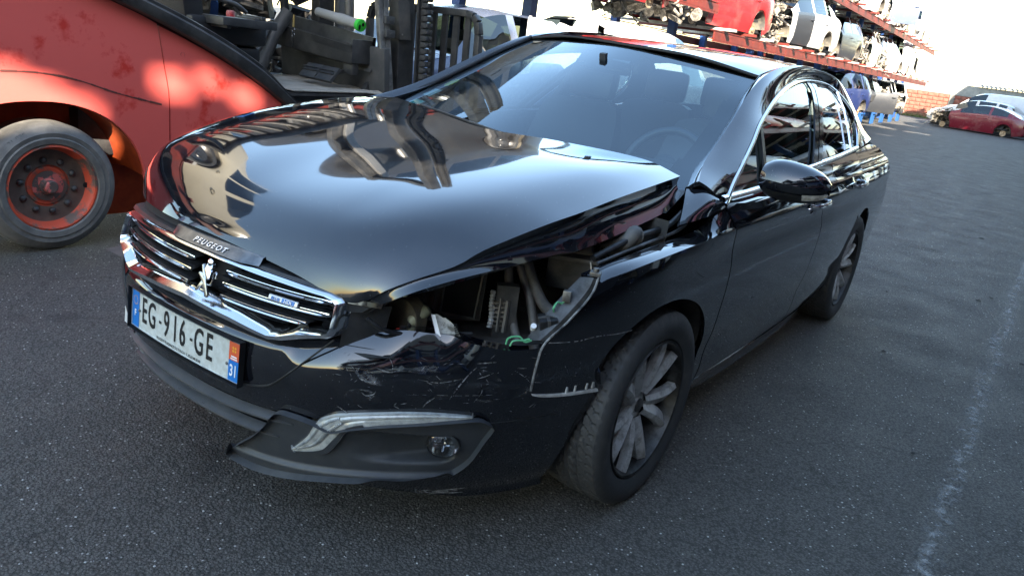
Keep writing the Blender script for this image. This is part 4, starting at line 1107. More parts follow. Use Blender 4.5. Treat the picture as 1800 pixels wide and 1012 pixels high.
    band((-.945, -.83), (-.985, -.862), 'window_divider', BLACKP, .004, 4)
    band((-.985, -.862), (-1.965, -1.54), 'front_window', SGLASS)
    band((-1.965, -1.535), (-2.03, -1.605), 'pillar_cover', GLOSSB, .004, 5); band((-2.045, -1.62), (-2.12, -1.69), 'pillar_cover', GLOSSB, .004, 5)
    # rear door glass: outline closes on the curved trailing edge
    A = [(-2.12, up(-2.12)), (-2.37, 1.383), (-2.54, 1.322), (-2.645, 1.24), (-2.645, 1.15), (-2.55, 1.062)]
    B = [(-1.69, lo_(-1.69)), (-1.85, lo_(-1.85)), (-2.0, lo_(-2.0)), (-2.2, lo_(-2.2)), (-2.4, lo_(-2.4)), (-2.54, 1.058)]
    sidepatch('rear_window_pane', A, B, 20, 10, SGLASS, car_, -.012, s, 0)
    strip([Vector((x, Y(x, z, s)+s*.003, z)) for x, z in ((-2.47, 1.345), (-2.45, 1.25), (-2.40, 1.14), (-2.36, 1.055))], .012, 'window_bar', Vector((-1.6, 0, 1.15)))
    # door handles
    for d, hx, hz in ((d1, -1.50, .868), (d2, -2.36, .893)):
        c = lambda x, o, z: Vector((x, Y(x, z, s)+s*o, z))
        P_ = cr([c(hx+.115, -.002, hz-.004), c(hx+.10, .028, hz-.002), c(hx+.05, .040, hz), c(hx-.04, .041, hz+.002), c(hx-.09, .030, hz+.003), c(hx-.11, -.002, hz+.003)], 22)
        rows = []
        for i, p in enumerate(P_):
            h = .016 if 2 < i < 19 else .012
            rows.append([p+Vector((0, s*.004, h)), p+Vector((0, s*.013, h*.3)), p+Vector((0, s*.012, -h*.5)), p+Vector((0, 0, -h)), p+Vector((0, -s*.010, -h*.5)), p+Vector((0, -s*.010, h*.6)), p+Vector((0, s*.004, h))])
        MB().grid(rows).build('door_handle', CHROME, d, smooth=60, fix=True)
        MB().lathe([(0, .002), (.035, .002), (.05, .001)], 18, c(hx, .0, hz-.004), 'Y').build('handle_cup', GLOSSB, d, smooth=60)
    if s < 0: return wing
    # mirror
    mc = Vector((-.60, s*1.035, 1.050))
    mb_ = MB(); rows = []
    for i in range(15):
        t = i/14; v = -.105+.215*t           # along outwards
        e = max(0, 1-abs((t-.46)/.56)**2.6)**.5
        hz_ = .077*e*(1-.25*t)+.002; dp = .085*e**.8+.002
        cz = mc.z-.010*t+.004; yy = mc.y+s*v; xx0 = mc.x-.05*t
        ring = []
        for k in range(22):
            a = 2*math.pi*k/22; ca, sa = math.cos(a), math.sin(a)
            ring.append((xx0+(dp*ca if ca > 0 else dp*.35*ca), yy, cz+hz_*(sa if sa > 0 else sa*.92)))
        rows.append(ring+[ring[0]])
    mb_.grid(rows); mir = mb_.build('door_mirror', BLACK, car_, smooth=70, fix=True)
    q = MB(); rows = []
    for i in range(13):
        t = .08+.84*i/12; v = -.105+.215*t; e = max(0, 1-abs((t-.46)/.56)**2.6)**.5
        hz_ = .077*e*(1-.25*t)+.002; dp = .085*e**.8+.006; cz = mc.z-.010*t+.004; yy = mc.y+s*v; xx0 = mc.x-.05*t
        rows.append([(xx0+dp*math.cos(a), yy, cz+(hz_*.92+.004)*math.sin(a)) for a in [R(-28-62*k/5) for k in range(6)]])
    q.grid(rows); q.build('mirror_lower_cover', BLACKP, mir, smooth=70)
    q = MB(); P_ = []
    for i in range(12):
        t = .70+.32*i/11; v = -.105+.215*t; e = max(0, 1-abs((min(t, .99)-.46)/.56)**2.6)**.5
        dp = .085*e**.8+.009; yy = mc.y+s*v; xx0 = mc.x-.05*t
        a = R(-20); hz_ = .077*e*(1-.25*t)+.002
        P_.append([(xx0+dp*math.cos(R(-20)), yy, mc.z-.010-hz_*.28), (xx0+dp*math.cos(R(-30))+.003, yy, mc.z-.008-hz_*.42-.006*i/11), (xx0+dp*math.cos(R(-38)), yy, mc.z-.010-hz_*.62-.006*i/11)])
    q.grid(P_); q.build('mirror_indicator', pm('indicator_lens', (.45, .43, .38), .15, col2=(.2, .19, .17), scale=60, coat=1), mir, smooth=70)
    q = MB(); q.grid([cr([(-.50, Y(-.50, .955, s)-s*.01, .952), (-.53, s*.945, .972), (-.57, s*.985, .995)], 8), cr([(-.74, Y(-.74, .958, s)-s*.01, .955), (-.70, s*.945, .975), (-.66, s*.985, 1.0)], 8), cr([(-.72, Y(-.72, .94, s)-s*.01, .935), (-.69, s*.955, .955), (-.65, s*1.0, .99)], 8), cr([(-.52, Y(-.52, .935, s)-s*.01, .93), (-.54, s*.955, .95), (-.57, s*1.0, .985)], 8), cr([(-.50, Y(-.50, .955, s)-s*.01, .952), (-.53, s*.945, .972), (-.57, s*.985, .995)], 8)])
    q.build('mirror_arm', BLACK, mir, smooth=50, fix=True)
    return wing
lwing = side(1); side(-1)

# ---- roof, windscreen, rear
HDRL = (-1.28, .598, 1.372); HDRC = (-1.155, 0, 1.432); HDRR = (-1.28, -.598, 1.408)
hdr = cr([HDRL, (-1.20, .33, 1.418), HDRC, (-1.20, -.33, 1.436), HDRR], 41)
def roofrow(x, zc_, ye, zeL, zeR): return cr([(x-.02, ye, zeL), (x, ye*.72, zeL+(zc_-zeL)*.60), (x+.01, ye*.36, zeL+(zc_-zeL)*.93), (x+.015, 0, zc_), (x+.01, -ye*.36, zeR+(zc_-zeR)*.93), (x, -ye*.72, zeR+(zc_-zeR)*.60), (x-.02, -ye, zeR)], 41)
rr_ = [hdr, roofrow(-1.42, 1.456, .592, 1.400, 1.436), roofrow(-1.66, 1.474, .586, 1.428, 1.463), roofrow(-2.0, 1.480, .579, 1.443, 1.478), roofrow(-2.35, 1.468, .583, 1.428, 1.46), roofrow(-2.66, 1.436, .597, 1.372, 1.40)]
rows = list(map(list, zip(*[cr([r_[j] for r_ in rr_], 40) for j in range(41)])))
MB().grid(rows, skirt=.010).build('roof', BLACK, car_, smooth=50)
MB().tube([p+Vector((.004, 0, .002)) for p in hdr], .0055, 6).build('roof_seal', SEAL, car_, smooth=60)
wl = cr([(-.335, .752, .985), (-.63, .700, 1.094), (-.87, .663, 1.197), (-1.07, .625, 1.290), (-1.28, .598, 1.369)], 30)
wr = cr([(-.335, -.752, 1.02), (-.63, -.700, 1.130), (-.87, -.663, 1.233), (-1.07, -.625, 1.326), (-1.28, -.598, 1.405)], 30)
wc_ = cr([(-.10, 0, 1.005), (-.40, 0, 1.128), (-.70, 0, 1.252), (-.95, 0, 1.350), (-1.155, 0, 1.429)], 30)
wrow = []
for l, c, r_ in zip(wl, wc_, wr):
    ql, qr = l.lerp(c, .45), r_.lerp(c, .45)
    k = (c-(l+r_)/2)
    wrow.append(cr([l, l.lerp(r_, .22)+k*.66, (l+r_)/2+k, l.lerp(r_, .78)+k*.66, r_], 41))
MB().grid(wrow).build('windscreen', WGLASS, car_, smooth=70)
# dark printed border and sensor patch behind the glass
fr = MB()
N_, M_ = len(wrow), 41
def inb(i, j):
    v = i/(N_-2); u = j/(M_-2)
    edge = .035+.02*(1-v)
    if u < edge or u > 1-edge or v > .955 or v < .10: return True
    if .40 < u < .60 and v > .955-.20*(1 if .44 < u < .56 else .75): return True
    return False
inn = [[p+Vector((-.004, 0, -.006)) for p in r_] for r_ in wrow]
# resample finer for a clean edge
fine = [cr(r_, 101) for r_ in inn]; fine = list(map(list, zip(*[cr([r_[j] for r_ in fine], 90) for j in range(101)])))
N_, M_ = 90, 101
fr.grid(fine, keep=inb); fr.build('windscreen_border', pm('printed_border', (.004, .004, .0045), .7, spec=.08), car_, smooth=70)
for k, (E_, sgn) in enumerate(((wl, 1), (wr, -1))):
    MB().tube([p+Vector((0, sgn*.012, .006)) for p in E_], .011, 8).build('windscreen_trim', BLACKP, car_, smooth=60)
# stickers in the far lower corner of the glass
def on_ws(u, v):
    i = v*(len(wrow)-1); i0 = min(int(i), len(wrow)-2); j = u*40; j0 = min(int(j), 39)
    a_ = wrow[i0][j0].lerp(wrow[i0][j0+1], j-j0); b_ = wrow[i0+1][j0].lerp(wrow[i0+1][j0+1], j-j0)
    return a_.lerp(b_, i-i0)+Vector((-.002, 0, -.003))
for (u, v, ru, rv, mt, nm) in ((.935, .40, .022, .045, pm('sticker_yellow', (.42, .42, .03), .5), 'round_sticker'), (.925, .28, .028, .038, pm('sticker_pale', (.42, .55, .56), .5), 'square_sticker'), (.90, .15, .035, .045, pm('sticker_green', (.10, .42, .36), .5), 'green_sticker')):
    q = MB()
    if nm[0] == 'r': q.add([on_ws(u+ru*math.cos(a), v+rv*math.sin(a)) for a in [k*.3927 for k in range(16)]], [tuple(range(16))])
    else: q.grid([[on_ws(u+ru*(a-.5)*2, v+rv*(b_-.5)*2) for b_ in (0, .33, .66, 1)] for a in (0, .33, .66, 1)])
    q.build(nm, mt, car_)
# cowl, wipers
MB().grid([cr([(-.335, .76, .985), (-.16, .4, 1.0), (-.09, 0, 1.0), (-.16, -.4, 1.01), (-.335, -.76, 1.02)], 21), cr([(-.15, .78, .93), (.02, .4, .95), (.09, 0, .95), (.02, -.4, .95), (-.15, -.78, .95)], 21)]).build('cowl', BLACKP, car_, smooth=60)
# wiper lying along the foot of the windscreen
wp_ = cr([on_ws(.30, .06)+Vector((.012, 0, .02)), on_ws(.52, .10)+Vector((.012, 0, .022)), on_ws(.80, .13)+Vector((.012, 0, .02))], 14)
MB().tube(wp_, .007, 6).build('wiper', BLACKP, car_, smooth=60)
rg = [cr([(-2.66, .60, 1.365), (-2.66, .3, 1.425), (-2.66, 0, 1.436), (-2.66, -.3, 1.43), (-2.66, -.60, 1.40)], 21), cr([(-2.95, .65, 1.20), (-3.0, .3, 1.265), (-3.01, 0, 1.28), (-3.0, -.3, 1.27), (-2.95, -.65, 1.22)], 21), cr([(-3.10, .72, 1.07), (-3.2, .3, 1.12), (-3.22, 0, 1.13), (-3.2, -.3, 1.12), (-3.10, -.72, 1.08)], 21)]
MB().grid(rg).build('rear_screen', SGLASS, car_, smooth=70)
tl = [cr([(-3.06, .76, 1.075), (-3.2, .3, 1.12), (-3.22, 0, 1.125), (-3.2, -.3, 1.12), (-3.06, -.76, 1.08)], 21), cr([(-3.4, .78, 1.005), (-3.6, .3, 1.06), (-3.62, 0, 1.065), (-3.6, -.3, 1.06), (-3.5, -.77, 1.01)], 21), cr([(-3.56, .75, .965), (-3.86, .3, 1.02), (-3.87, 0, 1.03), (-3.86, -.3, 1.02), (-3.56, -.75, .97)], 21), cr([(-3.72, .76, .80), (-3.9, .3, .85), (-3.91, 0, .86), (-3.9, -.3, .85), (-3.72, -.76, .8)], 21), cr([(-3.72, .78, .30), (-3.93, .3, .30), (-3.94, 0, .30), (-3.93, -.3, .30), (-3.72, -.78, .3)], 21)]
MB().grid(tl, skirt=.01).build('boot_lid', BLACK, car_, smooth=50)

# ---- bonnet
def rail(*p): return cr(p, 44)
EL = rail((.821, .495, .731), (.812, .535, .757), (.780, .59, .792), (.70, .645, .823), (.569, .70, .849), (.421, .743, .870), (.345, .760, .873), (.178, .785, .902), (-.139, .79, .944), (-.245, .778, .985))
SL = rail((.838, .468, .738), (.824, .505, .770), (.780, .56, .808), (.70, .622, .848), (.640, .650, .884), (.555, .680, .915), (.436, .71, .947), (.30, .73, .970), (.127, .742, .996), (-.07, .75, 1.018), (-.28, .75, 1.037))
RL = rail((.868, .415, .726), (.862, .40, .775), (.825, .41, .835), (.735, .44, .898), (.57, .485, .955), (.35, .52, 1.000), (.07, .555, 1.040), (-.13, .575, 1.056), (-.30, .585, 1.064))
ML = rail((.9, .25, .762), (.884, .245, .796), (.845, .245, .846), (.765, .25, .900), (.60, .26, .955), (.38, .27, 1.002), (.10, .285, 1.045), (-.09, .29, 1.062), (-.215, .295, 1.074))
CE = rail((.914, -.05, .782), (.897, -.05, .811), (.855, -.05, .850), (.775, -.045, .900), (.61, -.04, .950), (.39, -.03, .995), (.11, -.015, 1.038), (-.06, -.005, 1.058), (-.165, 0, 1.069))
MR = rail((.908, -.27, .782), (.891, -.27, .812), (.845, -.275, .858), (.76, -.28, .913), (.60, -.285, .965), (.38, -.29, 1.012), (.10, -.295, 1.056), (-.09, -.30, 1.074), (-.22, -.30, 1.086))
RRr = rail((.87, -.46, .779), (.855, -.472, .810), (.815, -.49, .862), (.735, -.52, .915), (.57, -.55, .978), (.35, -.57, 1.025), (.07, -.585, 1.070), (-.13, -.595, 1.086), (-.31, -.60, 1.094))
SRr = rail((.815, -.585, .775), (.80, -.60, .828), (.755, -.625, .878), (.68, -.655, .925), (.50, -.685, .978), (.29, -.705, 1.020), (.0, -.72, 1.055), (-.2, -.73, 1.066), (-.37, -.735, 1.064))
ER = rail((.79, -.62, .765), (.765, -.655, .80), (.715, -.69, .845), (.64, -.72, .875), (.47, -.755, .91), (.26, -.785, .935), (-.02, -.80, .955), (-.22, -.805, .965), (-.37, -.80, .975))
rows = []
for q in zip(EL, SL, RL, ML, CE, MR, RRr, SRr, ER):
    top_ = cr(list(q[1:]), 82); sd_ = [q[0].lerp(q[1], k/9)+Vector((0, -.012*math.sin(math.pi*k/9), 0)) for k in range(9)]
    rows.append(sd_+top_)
hood = MB().grid(orient(rows, (0, 0, 1)), skirt=.014).build('bonnet', BLACK, car_, smooth=33)
und = [[p+Vector((0, 0, -.03)) for p in r_[6:-6:4]] for r_ in rows[::4]]
MB().grid(und).build('bonnet_liner', DARK, hood)

# ---- front bumper skin
def ztop(y): # upper edge by lateral position measured from the car's middle
    return itp(abs(y), [0, .40, .47, .50, .56, .66, .72, .755, .80, .862, .864, .90, .94], [.600, .615, .632, .640, .645, .660, .662, .645, .640, .642, .512, .492, .474])
def zlow(y):
    return itp(abs(y), [0, .33, .36, .40, .44, .50, .62, .74, .80, .90], [.388, .390, .398, .255, .21, .19, .165, .142, .130, .128])
ANG = []
NA = 220
rows = []
a1 = R(69)
NZ = 44
def brow(a):
    out = []
    # iterate: the lateral coordinate at mid height sets the top and bottom of the column
    ym = onfront(a, .5).y+.07
    zt, zb = ztop(ym), zlow(ym)
    for k in range(NZ):
        z = zb+(zt-zb)*k/(NZ-1)
        out.append(onfront(a, z))
    return out
dent = [(Vector((.72, .64, .55)), .12, -.007), (Vector((.60, .74, .53)), .08, .004)]
for i in range(NA+1):
    t = i/NA
    a = -R(69)+2*R(69)*t
    col = brow(a)
    if a > R(20):
        for k, p in enumerate(col):
            nn = Vector((p.x, p.y+.07, 0)).normalized()
            for c, r_, d in dent:
                w_ = math.exp(-((p-c).length/r_)**2); p += nn*d*w_
            # the scraped corner ripples a little along its upper edge
            f = sm((a-R(28))/.2)*sm((k/(NZ-1)-.72)/.2)
            p.z += .004*math.sin(a*31)*f
    # the skin rolls inwards along its upper edge
    ymid = abs(onfront(a, .5).y+.07)
    for k, p in enumerate(col):
        f = max(0, (k/(NZ-1)-.80)/.20)**1.6
        w_ = .046*f*sm((.80-ymid)/.10)
        nn = Vector((p.x, p.y+.07, 0)).normalized(); p -= nn*w_
        if ymid < .30: p -= nn*.010*sm((k/(NZ-1)-.62)/.1)*0
    # fit the trailing edge to the wheel arch
    if i > NA-14:
        f = (i-(NA-14))/14
        for k, p in enumerate(col):
            xe = itp(p.z, [.13, .24, .33, .41, .47, .52], [.335, .36, .347, .321, .305, .522])
            if p.z < .512: p.x = p.x+(xe-p.x)*f**1.5; p.y = Y(p.x, p.z)
    rows.append(col)
def inhole(i, j):
    p = rows[i][j]; y = p.y+.07; z = p.z
    if y > 0:
        zt_ = itp(y, [.30, .36, .43, .50, .60, .69, .775, .79], [.37, .37, .395, .41, .435, .435, .43, .40])
        zb_ = itp(y, [.30, .43, .60, .70, .75, .79], [.22, .22, .245, .27, .30, .40])
        if .36 < y < .785 and zb_ < z < zt_: return False
    return True
bump = MB().grid(rows, keep=inhole).build('front_bumper', BLACK, car_, smooth=60)
# return lips (upper shelf under the lamps, lower lip)
MB().grid([[r_[-1] for r_ in rows], [r_[-1]+Vector((-.05*math.cos(0), -.015, -.004)) for r_ in rows]]).build('bumper_shelf', BLACK, bump, smooth=60)
MB().grid([[r_[0] for r_ in rows[120:]], [r_[0]+Vector((-.06, -.02, -.005)) for r_ in rows[120:]]]).build('bumper_lip_return', BLACKP, bump, smooth=60)
# pressed seams and the ledge line
def seam_tube(P, r_, mt, name, par, n=40): return MB().tube(cr(P, n), r_, 6).build(name, mt, par, smooth=60)
for sg in (1, -1):
    seam_tube([fy(-.07+sg*y, z, .0015) for y, z in ((.487, .628), (.43, .562), (.36, .488), (.325, .463), (.28, .449), (.225, .441), (.10, .43))], .0028, SEAL, 'bumper_seam', bump)
seam_tube([fy(y, z, .0008) for y, z in ((.722, .421), (.78, .424), (.82, .428))], .0016, SEAL, 'bumper_crease', bump, 12)
# scuffs: bare plastic showing in the paint
SCW = pm('bare_scuff', (.30, .30, .30), .7, col2=(.06, .06, .065), scale=90)
sc = MB(); rs = random.Random(9)
def scuff(P, w_, brk=.0):
    pts = cr([fy(y, z, .0022) for y, z in P], max(6, len(P)*7))
    for i in range(len(pts)-1):
        if rs.random() < brk: continue
        a_, b_ = pts[i], pts[i+1]; d = (b_-a_)
        nn = Vector((a_.x, a_.y+.07, 0)).normalized(); sd = nn.cross(d).normalized()
        wa = w_*.5*rs.uniform(.4, 1.2)*math.sin(math.pi*(i+.6)/len(pts)); wb = w_*.5*rs.uniform(.4, 1.2)*math.sin(math.pi*(i+1.4)/(len(pts)+1))
        # follow the dented skin
        sc.add([a_-sd*wa, b_-sd*wb, b_+sd*wb, a_+sd*wa], [(0, 1, 2, 3)])
for P, w_, bk_ in (([(.52, .575), (.545, .568), (.56, .572)], .006, .1), ([(.495, .505), (.505, .497), (.52, .503), (.525, .512)], .0035, .2), ([(.614, .475), (.622, .49), (.635, .505)], .0035, .15), ([(.66, .50), (.675, .54), (.69, .575), (.70, .592)], .004, .2),
    ([(.702, .56), (.715, .566), (.728, .576)], .003, .1), ([(.735, .52), (.745, .54), (.755, .56)], .0028, .2), ([(.73, .497), (.75, .500), (.765, .508)], .0035, .1), ([(.44, .455), (.46, .44), (.47, .43)], .0028, .1),
    ([(.70, .603), (.73, .606)], .0035, .1), ([(.54, .610), (.55, .59), (.553, .57)], .0022, .3), ([(.60, .555), (.64, .548), (.68, .56)], .0018, .4), ([(.58, .51), (.63, .513), (.68, .512), (.74, .511)], .0012, .4), ([(.76, .58), (.775, .56), (.785, .54)], .0022, .3), ([(.71, .545), (.712, .52), (.70, .49)], .002, .3)): scuff(P, w_, bk_)
for i in range(60):
    y, z = rs.uniform(.42, .80), rs.uniform(.44, .62); l = rs.uniform(.003, .016); a = rs.uniform(-1.2, 1.2)
    scuff([(y, z), (y+l*math.cos(a), z+l*math.sin(a))], rs.uniform(.0006, .0016))
for i in range(26):
    y = rs.uniform(.56, .63); z = rs.uniform(.147, .17)
    scuff([(y, z), (y+rs.uniform(.01, .03), z+rs.uniform(-.003, .004))], .0016)
def smear_mat():
    m = bpy.data.materials.new('paint_smear'); m.use_nodes = True
    nt = m.node_tree; b_ = nt.nodes['Principled BSDF']; L = nt.links.new
    b_.inputs['Base Color'].default_value = (.34, .34, .34, 1); b_.inputs['Roughness'].default_value = .8
    tc = nt.nodes.new('ShaderNodeTexCoord'); mp = nt.nodes.new('ShaderNodeMapping'); mp.inputs['Rotation'].default_value = (R(25), R(20), R(40)); mp.inputs['Scale'].default_value = (18, 70, 70); L(tc.outputs['Object'], mp.inputs[0])
    n = nt.nodes.new('ShaderNodeTexNoise'); n.inputs['Scale'].default_value = 1; n.inputs['Detail'].default_value = 7; n.inputs['Roughness'].default_value = .75; L(mp.outputs[0], n.inputs[0])
    n2 = nt.nodes.new('ShaderNodeTexNoise'); n2.inputs['Scale'].default_value = 14; n2.inputs['Detail'].default_value = 2; L(tc.outputs['Object'], n2.inputs[0])
    ad = nt.nodes.new('ShaderNodeMath'); ad.operation = 'ADD'; L(n.outputs[0], ad.inputs[0]); L(n2.outputs[0], ad.inputs[1])
    mr = nt.nodes.new('ShaderNodeMapRange'); mr.inputs[1].default_value = 1.02; mr.inputs[2].default_value = 1.30; mr.inputs[4].default_value = .6; L(ad.outputs[0], mr.inputs[0]); L(mr.outputs[0], b_.inputs['Alpha'])
    return m
sm_ = MB()
for cy, cz, ry, rz_ in ((.655, .545, .09, .055), (.53, .56, .05, .03), (.60, .158, .05, .014), (.735, .52, .05, .03), (.50, .49, .04, .025)):
    sm_.grid([[fy(cy+ry*rr_2*math.cos(a), cz+rz_*rr_2*math.sin(a), .0045) for rr_2 in (.05, .35, .65, .85, 1.0)] for a in [k*math.pi/12 for k in range(25)]])
tag(sm_.build('paint_smear', smear_mat(), bump, smooth=60), kind='stuff')
o = sc.build('scuff_marks', SCW, bump); tag(o, kind='stuff')

# ---- radiator grille
def gf(yr, z, dx=.012): return fy(-.07+yr, z, dx)
O_ = [(0, .752), (.16, .751), (.33, .746), (.45, .739), (.478, .732), (.491, .722), (.495, .69), (.495, .655), (.488, .638), (.472, .629), (.41, .613), (.36, .596), (.325, .590), (.20, .600), (0, .608)]
I_ = [(0, .734), (.16, .734), (.33, .730), (.44, .725), (.458, .722), (.463, .715), (.466, .69), (.467, .660), (.464, .655), (.452, .652), (.39, .644), (.34, .624), (.315, .620), (.20, .637), (0, .650)]
GS = []
frm = MB()
OO = pl([(y, 0, z) for y, z in O_], 90); II = pl([(y, 0, z) for y, z in I_], 90)
# keep corners matched
OO = []; II = []
for i in range(len(O_)-1):
    for k in range(6):
        t = k/6; OO.append((O_[i][0]+(O_[i+1][0]-O_[i][0])*t, O_[i][1]+(O_[i+1][1]-O_[i][1])*t)); II.append((I_[i][0]+(I_[i+1][0]-I_[i][0])*t, I_[i][1]+(I_[i+1][1]-I_[i][1])*t))
OO.append(O_[-1]); II.append(I_[-1])
for sg in (1, -1):
    rows_ = []
    for o_, i_ in zip(OO, II):
        po, pi_ = gf(sg*o_[0], o_[1], .004), gf(sg*i_[0], i_[1], -.012)
        mid_ = gf(sg*(o_[0]*.55+i_[0]*.45), o_[1]*.55+i_[1]*.45, .016); m2 = gf(sg*(o_[0]*.85+i_[0]*.15), o_[1]*.85+i_[1]*.15, .014)
        bk0 = po+Vector((-.03, 0, 0)); bk1 = pi_+Vector((-.03, 0, 0))
        rows_.append([bk0, po, m2, mid_, pi_, bk1])
    frm.grid(rows_ if sg < 0 else rows_[::-1])
grl = frm.build('radiator_grille', CHROME, car_, smooth=42)
# black tray behind and vertical ribs
bkp = MB(); rows_ = []
for i in range(31):
    yr = -.47+.94*i/30
    rows_.append([gf(yr, .60+.15*k/4, -.085) for k in range(5)])
bkp.grid(rows_); bkp.build('grille_back', DARK, grl, smooth=60)
def inner_half(z):  # half width of the opening at a height
    return itp(z, [.616, .64, .65, .66, .715, .735], [.32, .39, .455, .465, .463, .44])
def slat(z0, ya, yb, mt, w_, th, dxf, dxb, name, dz=0.0):
    rows_ = []; n = 26
    for i in range(n):
        t = i/(n-1); yr = ya+(yb-ya)*t; z = z0+dz*t
        tp = min(1, .25+.75*math.sin(math.pi*min(1, max(0, (t if abs(ya) < abs(yb) else 1-t)*6/2)) if (t if abs(ya) < abs(yb) else 1-t) < 1/6*2/2 else .5*math.pi) if False else 1)
        e = min(t, 1-t); f = min(1, .3+e*10)
        f0 = gf(yr, z+w_*f*.2, dxf); f1 = gf(yr, z-w_*f, dxf-.004); f2 = gf(yr, z+w_*f, dxf-.010)
        b0 = gf(yr, z+w_*.9, dxb); b1 = gf(yr, z-w_*.9, dxb)
        rows_.append([f1, f0, f2, b0, b1, f1])
    return MB().grid(rows_).build(name, mt, grl, smooth=42, fix=True)
for z in (.7125, .6815, .6495):
    h = inner_half(z-.006)-.004
    for sg in (1, -1):
        y0_ = .118 if sg > 0 else .018
        slat(z, sg*y0_, sg*h, BLACKP, .0085, 0, -.006, -.06, 'grille_slat')
        slat(z+.0015, sg*(y0_+.003), sg*(h-.004), CHROME, .0046, 0, .001, -.005, 'slat_trim')
for z in (.697, .665, .634):
    h = inner_half(z-.004)-.006
    for sg in (1, -1): slat(z, sg*(.10 if sg > 0 else .01), sg*h, BLACKP, .0022, 0, -.012, -.06, 'grille_fin')
for yr in (.16, .255, .35, .44):
    for sg in (1, -1):
        h0 = .622 if yr < .3 else .650
        q = MB(); q.grid([[gf(sg*yr+o2, z, d_) for d_ in (-.018, -.06)] for o2, z in ((-.0035, h0), (-.0035, .733), (.0035, .733), (.0035, h0), (-.0035, h0))]); q.build('grille_rib', BLACKP, grl)
# closing panel between grille and bonnet
rows_ = []
for i in range(41):
    yr = -.50+1.0*i/40
    zt = .752-.012*(abs(yr)/.5)**2
    rows_.append([gf(yr, zt-.004, .0), gf(yr, zt+.006, -.004), gf(yr, zt+.010, -.03), gf(yr, zt+.018, -.034), gf(yr, zt+.022, -.06), gf(yr, zt+.03, -.065), gf(yr, zt+.034, -.12)])
MB().grid(rows_[::-1]).build('slam_panel', BLACKP, car_, smooth=30)
# maker's nameplate
npl = MB(); rows_ = []
for i in range(31):
    yr = -.150+.375*i/30
    e = min(1, (i/30)*12, (1-i/30)*7)
    rows_.append([gf(yr, .752, -.002), gf(yr, .7535, .016*e+.001), gf(yr, .760, .012*e), gf(yr, .773, .002), gf(yr, .776, -.004), gf(yr, .777, -.03)])
npl.grid(rows_[::-1]); nplate = npl.build('nameplate', PLATEM, car_, smooth=28)
vs, fs = text_mesh('PEUGEOT', .0225, .0012, .0002, 1.15, 1.35)
m = MB(); m.add([gf(.035+v.x, .7645+v.y*.62, .0092-v.y*.45)+Vector((v.z+.0022, 0, v.z*.5)) for v in vs], fs); m.build('lettering', pm('letter_chrome', (.86, .86, .87), .25, .6), nplate)
# emblem: a rearing lion cut from bright metal
def emb(P, name, r_=None, th=.008, mt=CHROMED):
    q = MB(); f = [gf(.080+y*.92, .691+z*.80, .020) for y, z in P]; q.prism(f, (-th, 0, 0)); return q
le = empty('emblem', (0, 0, 0)); le.parent = car_
q = emb([(-.030, .012), (-.036, .006), (-.022, -.004), (-.006, -.026), (.010, -.046), (.014, -.058), (.024, -.060), (.025, -.048), (.014, -.026), (.006, -.010), (.000, .006), (-.014, .012)], 'x'); q2 = emb([(-.032, .034), (-.026, .038), (-.014, .020), (-.002, .006), (-.008, -.002), (-.022, .016)], 'x')
q.add(q2.v, q2.f); q3 = emb([(-.012, -.012), (-.002, -.020), (-.014, -.036), (-.020, -.048), (-.030, -.052), (-.034, -.044), (-.026, -.040), (-.020, -.026)], 'x'); q.add(q3.v, q3.f); q.build('lion_body', CHROMED, le, bevel=.0012, fix=True)
q = emb([(-.016, .020), (-.012, .044), (.000, .050), (.012, .044), (.014, .034), (.008, .030), (.016, .022), (.016, .006), (.008, -.006), (.002, .004), (-.006, .012)], 'x', th=.012); q.build('lion_chest', CHROME, le, bevel=.0015, fix=True)
q = MB(); q.lathe([(0, .006), (.008, .005), (.013, 0), (.010, -.006)], 12, gf(.079, .7285, .018), 'X'); q.build('lion_mane', CHROME, le, smooth=60)
q = MB(); q.tube(cr([gf(.080+y*.92, .691+z*.80, .017) for y, z in ((.012, -.020), (.026, -.016), (.030, .0), (.026, .014), (.032, .026), (.040, .020), (.040, .008))], 24), [.0026]*18+[.0032]*6, 6); q.build('lion_tail', CHROMED, le, smooth=60)
# small badge between the slats
q = MB(); q.prism([gf(.292, .7015, .004), gf(.378, .699, .004), gf(.378, .6865, .004), gf(.292, .689, .004)], (-.006, 0, 0)); bd = q.build('engine_badge', pm('badge_silver', (.55, .56, .58), .3, .4), car_, bevel=.0008, fix=True)
vs, fs = text_mesh('BLUE', .0118, .0004, .0002, 1.0)
m = MB(); m.add([gf(.314+v.x, .6947-.029*(v.x+.022)+v.y, .0048)+Vector((v.z, 0, 0)) for v in vs], fs); m.build('lettering', PLATEB, bd)
q = MB(); q.prism([gf(.333, .6995, .0048), gf(.370, .6985, .0048), gf(.370, .6885, .0048), gf(.333, .6895, .0048)], (-.002, 0, 0)); q.build('blue_field', PLATEB, bd, fix=True)
vs, fs = text_mesh('HDi', .0118, .0004, .0002, 1.1)
m = MB(); m.add([gf(.3515+v.x, .694+v.y, .0056)+Vector((v.z, 0, 0)) for v in vs], fs); m.build('lettering', WHITEI, bd)

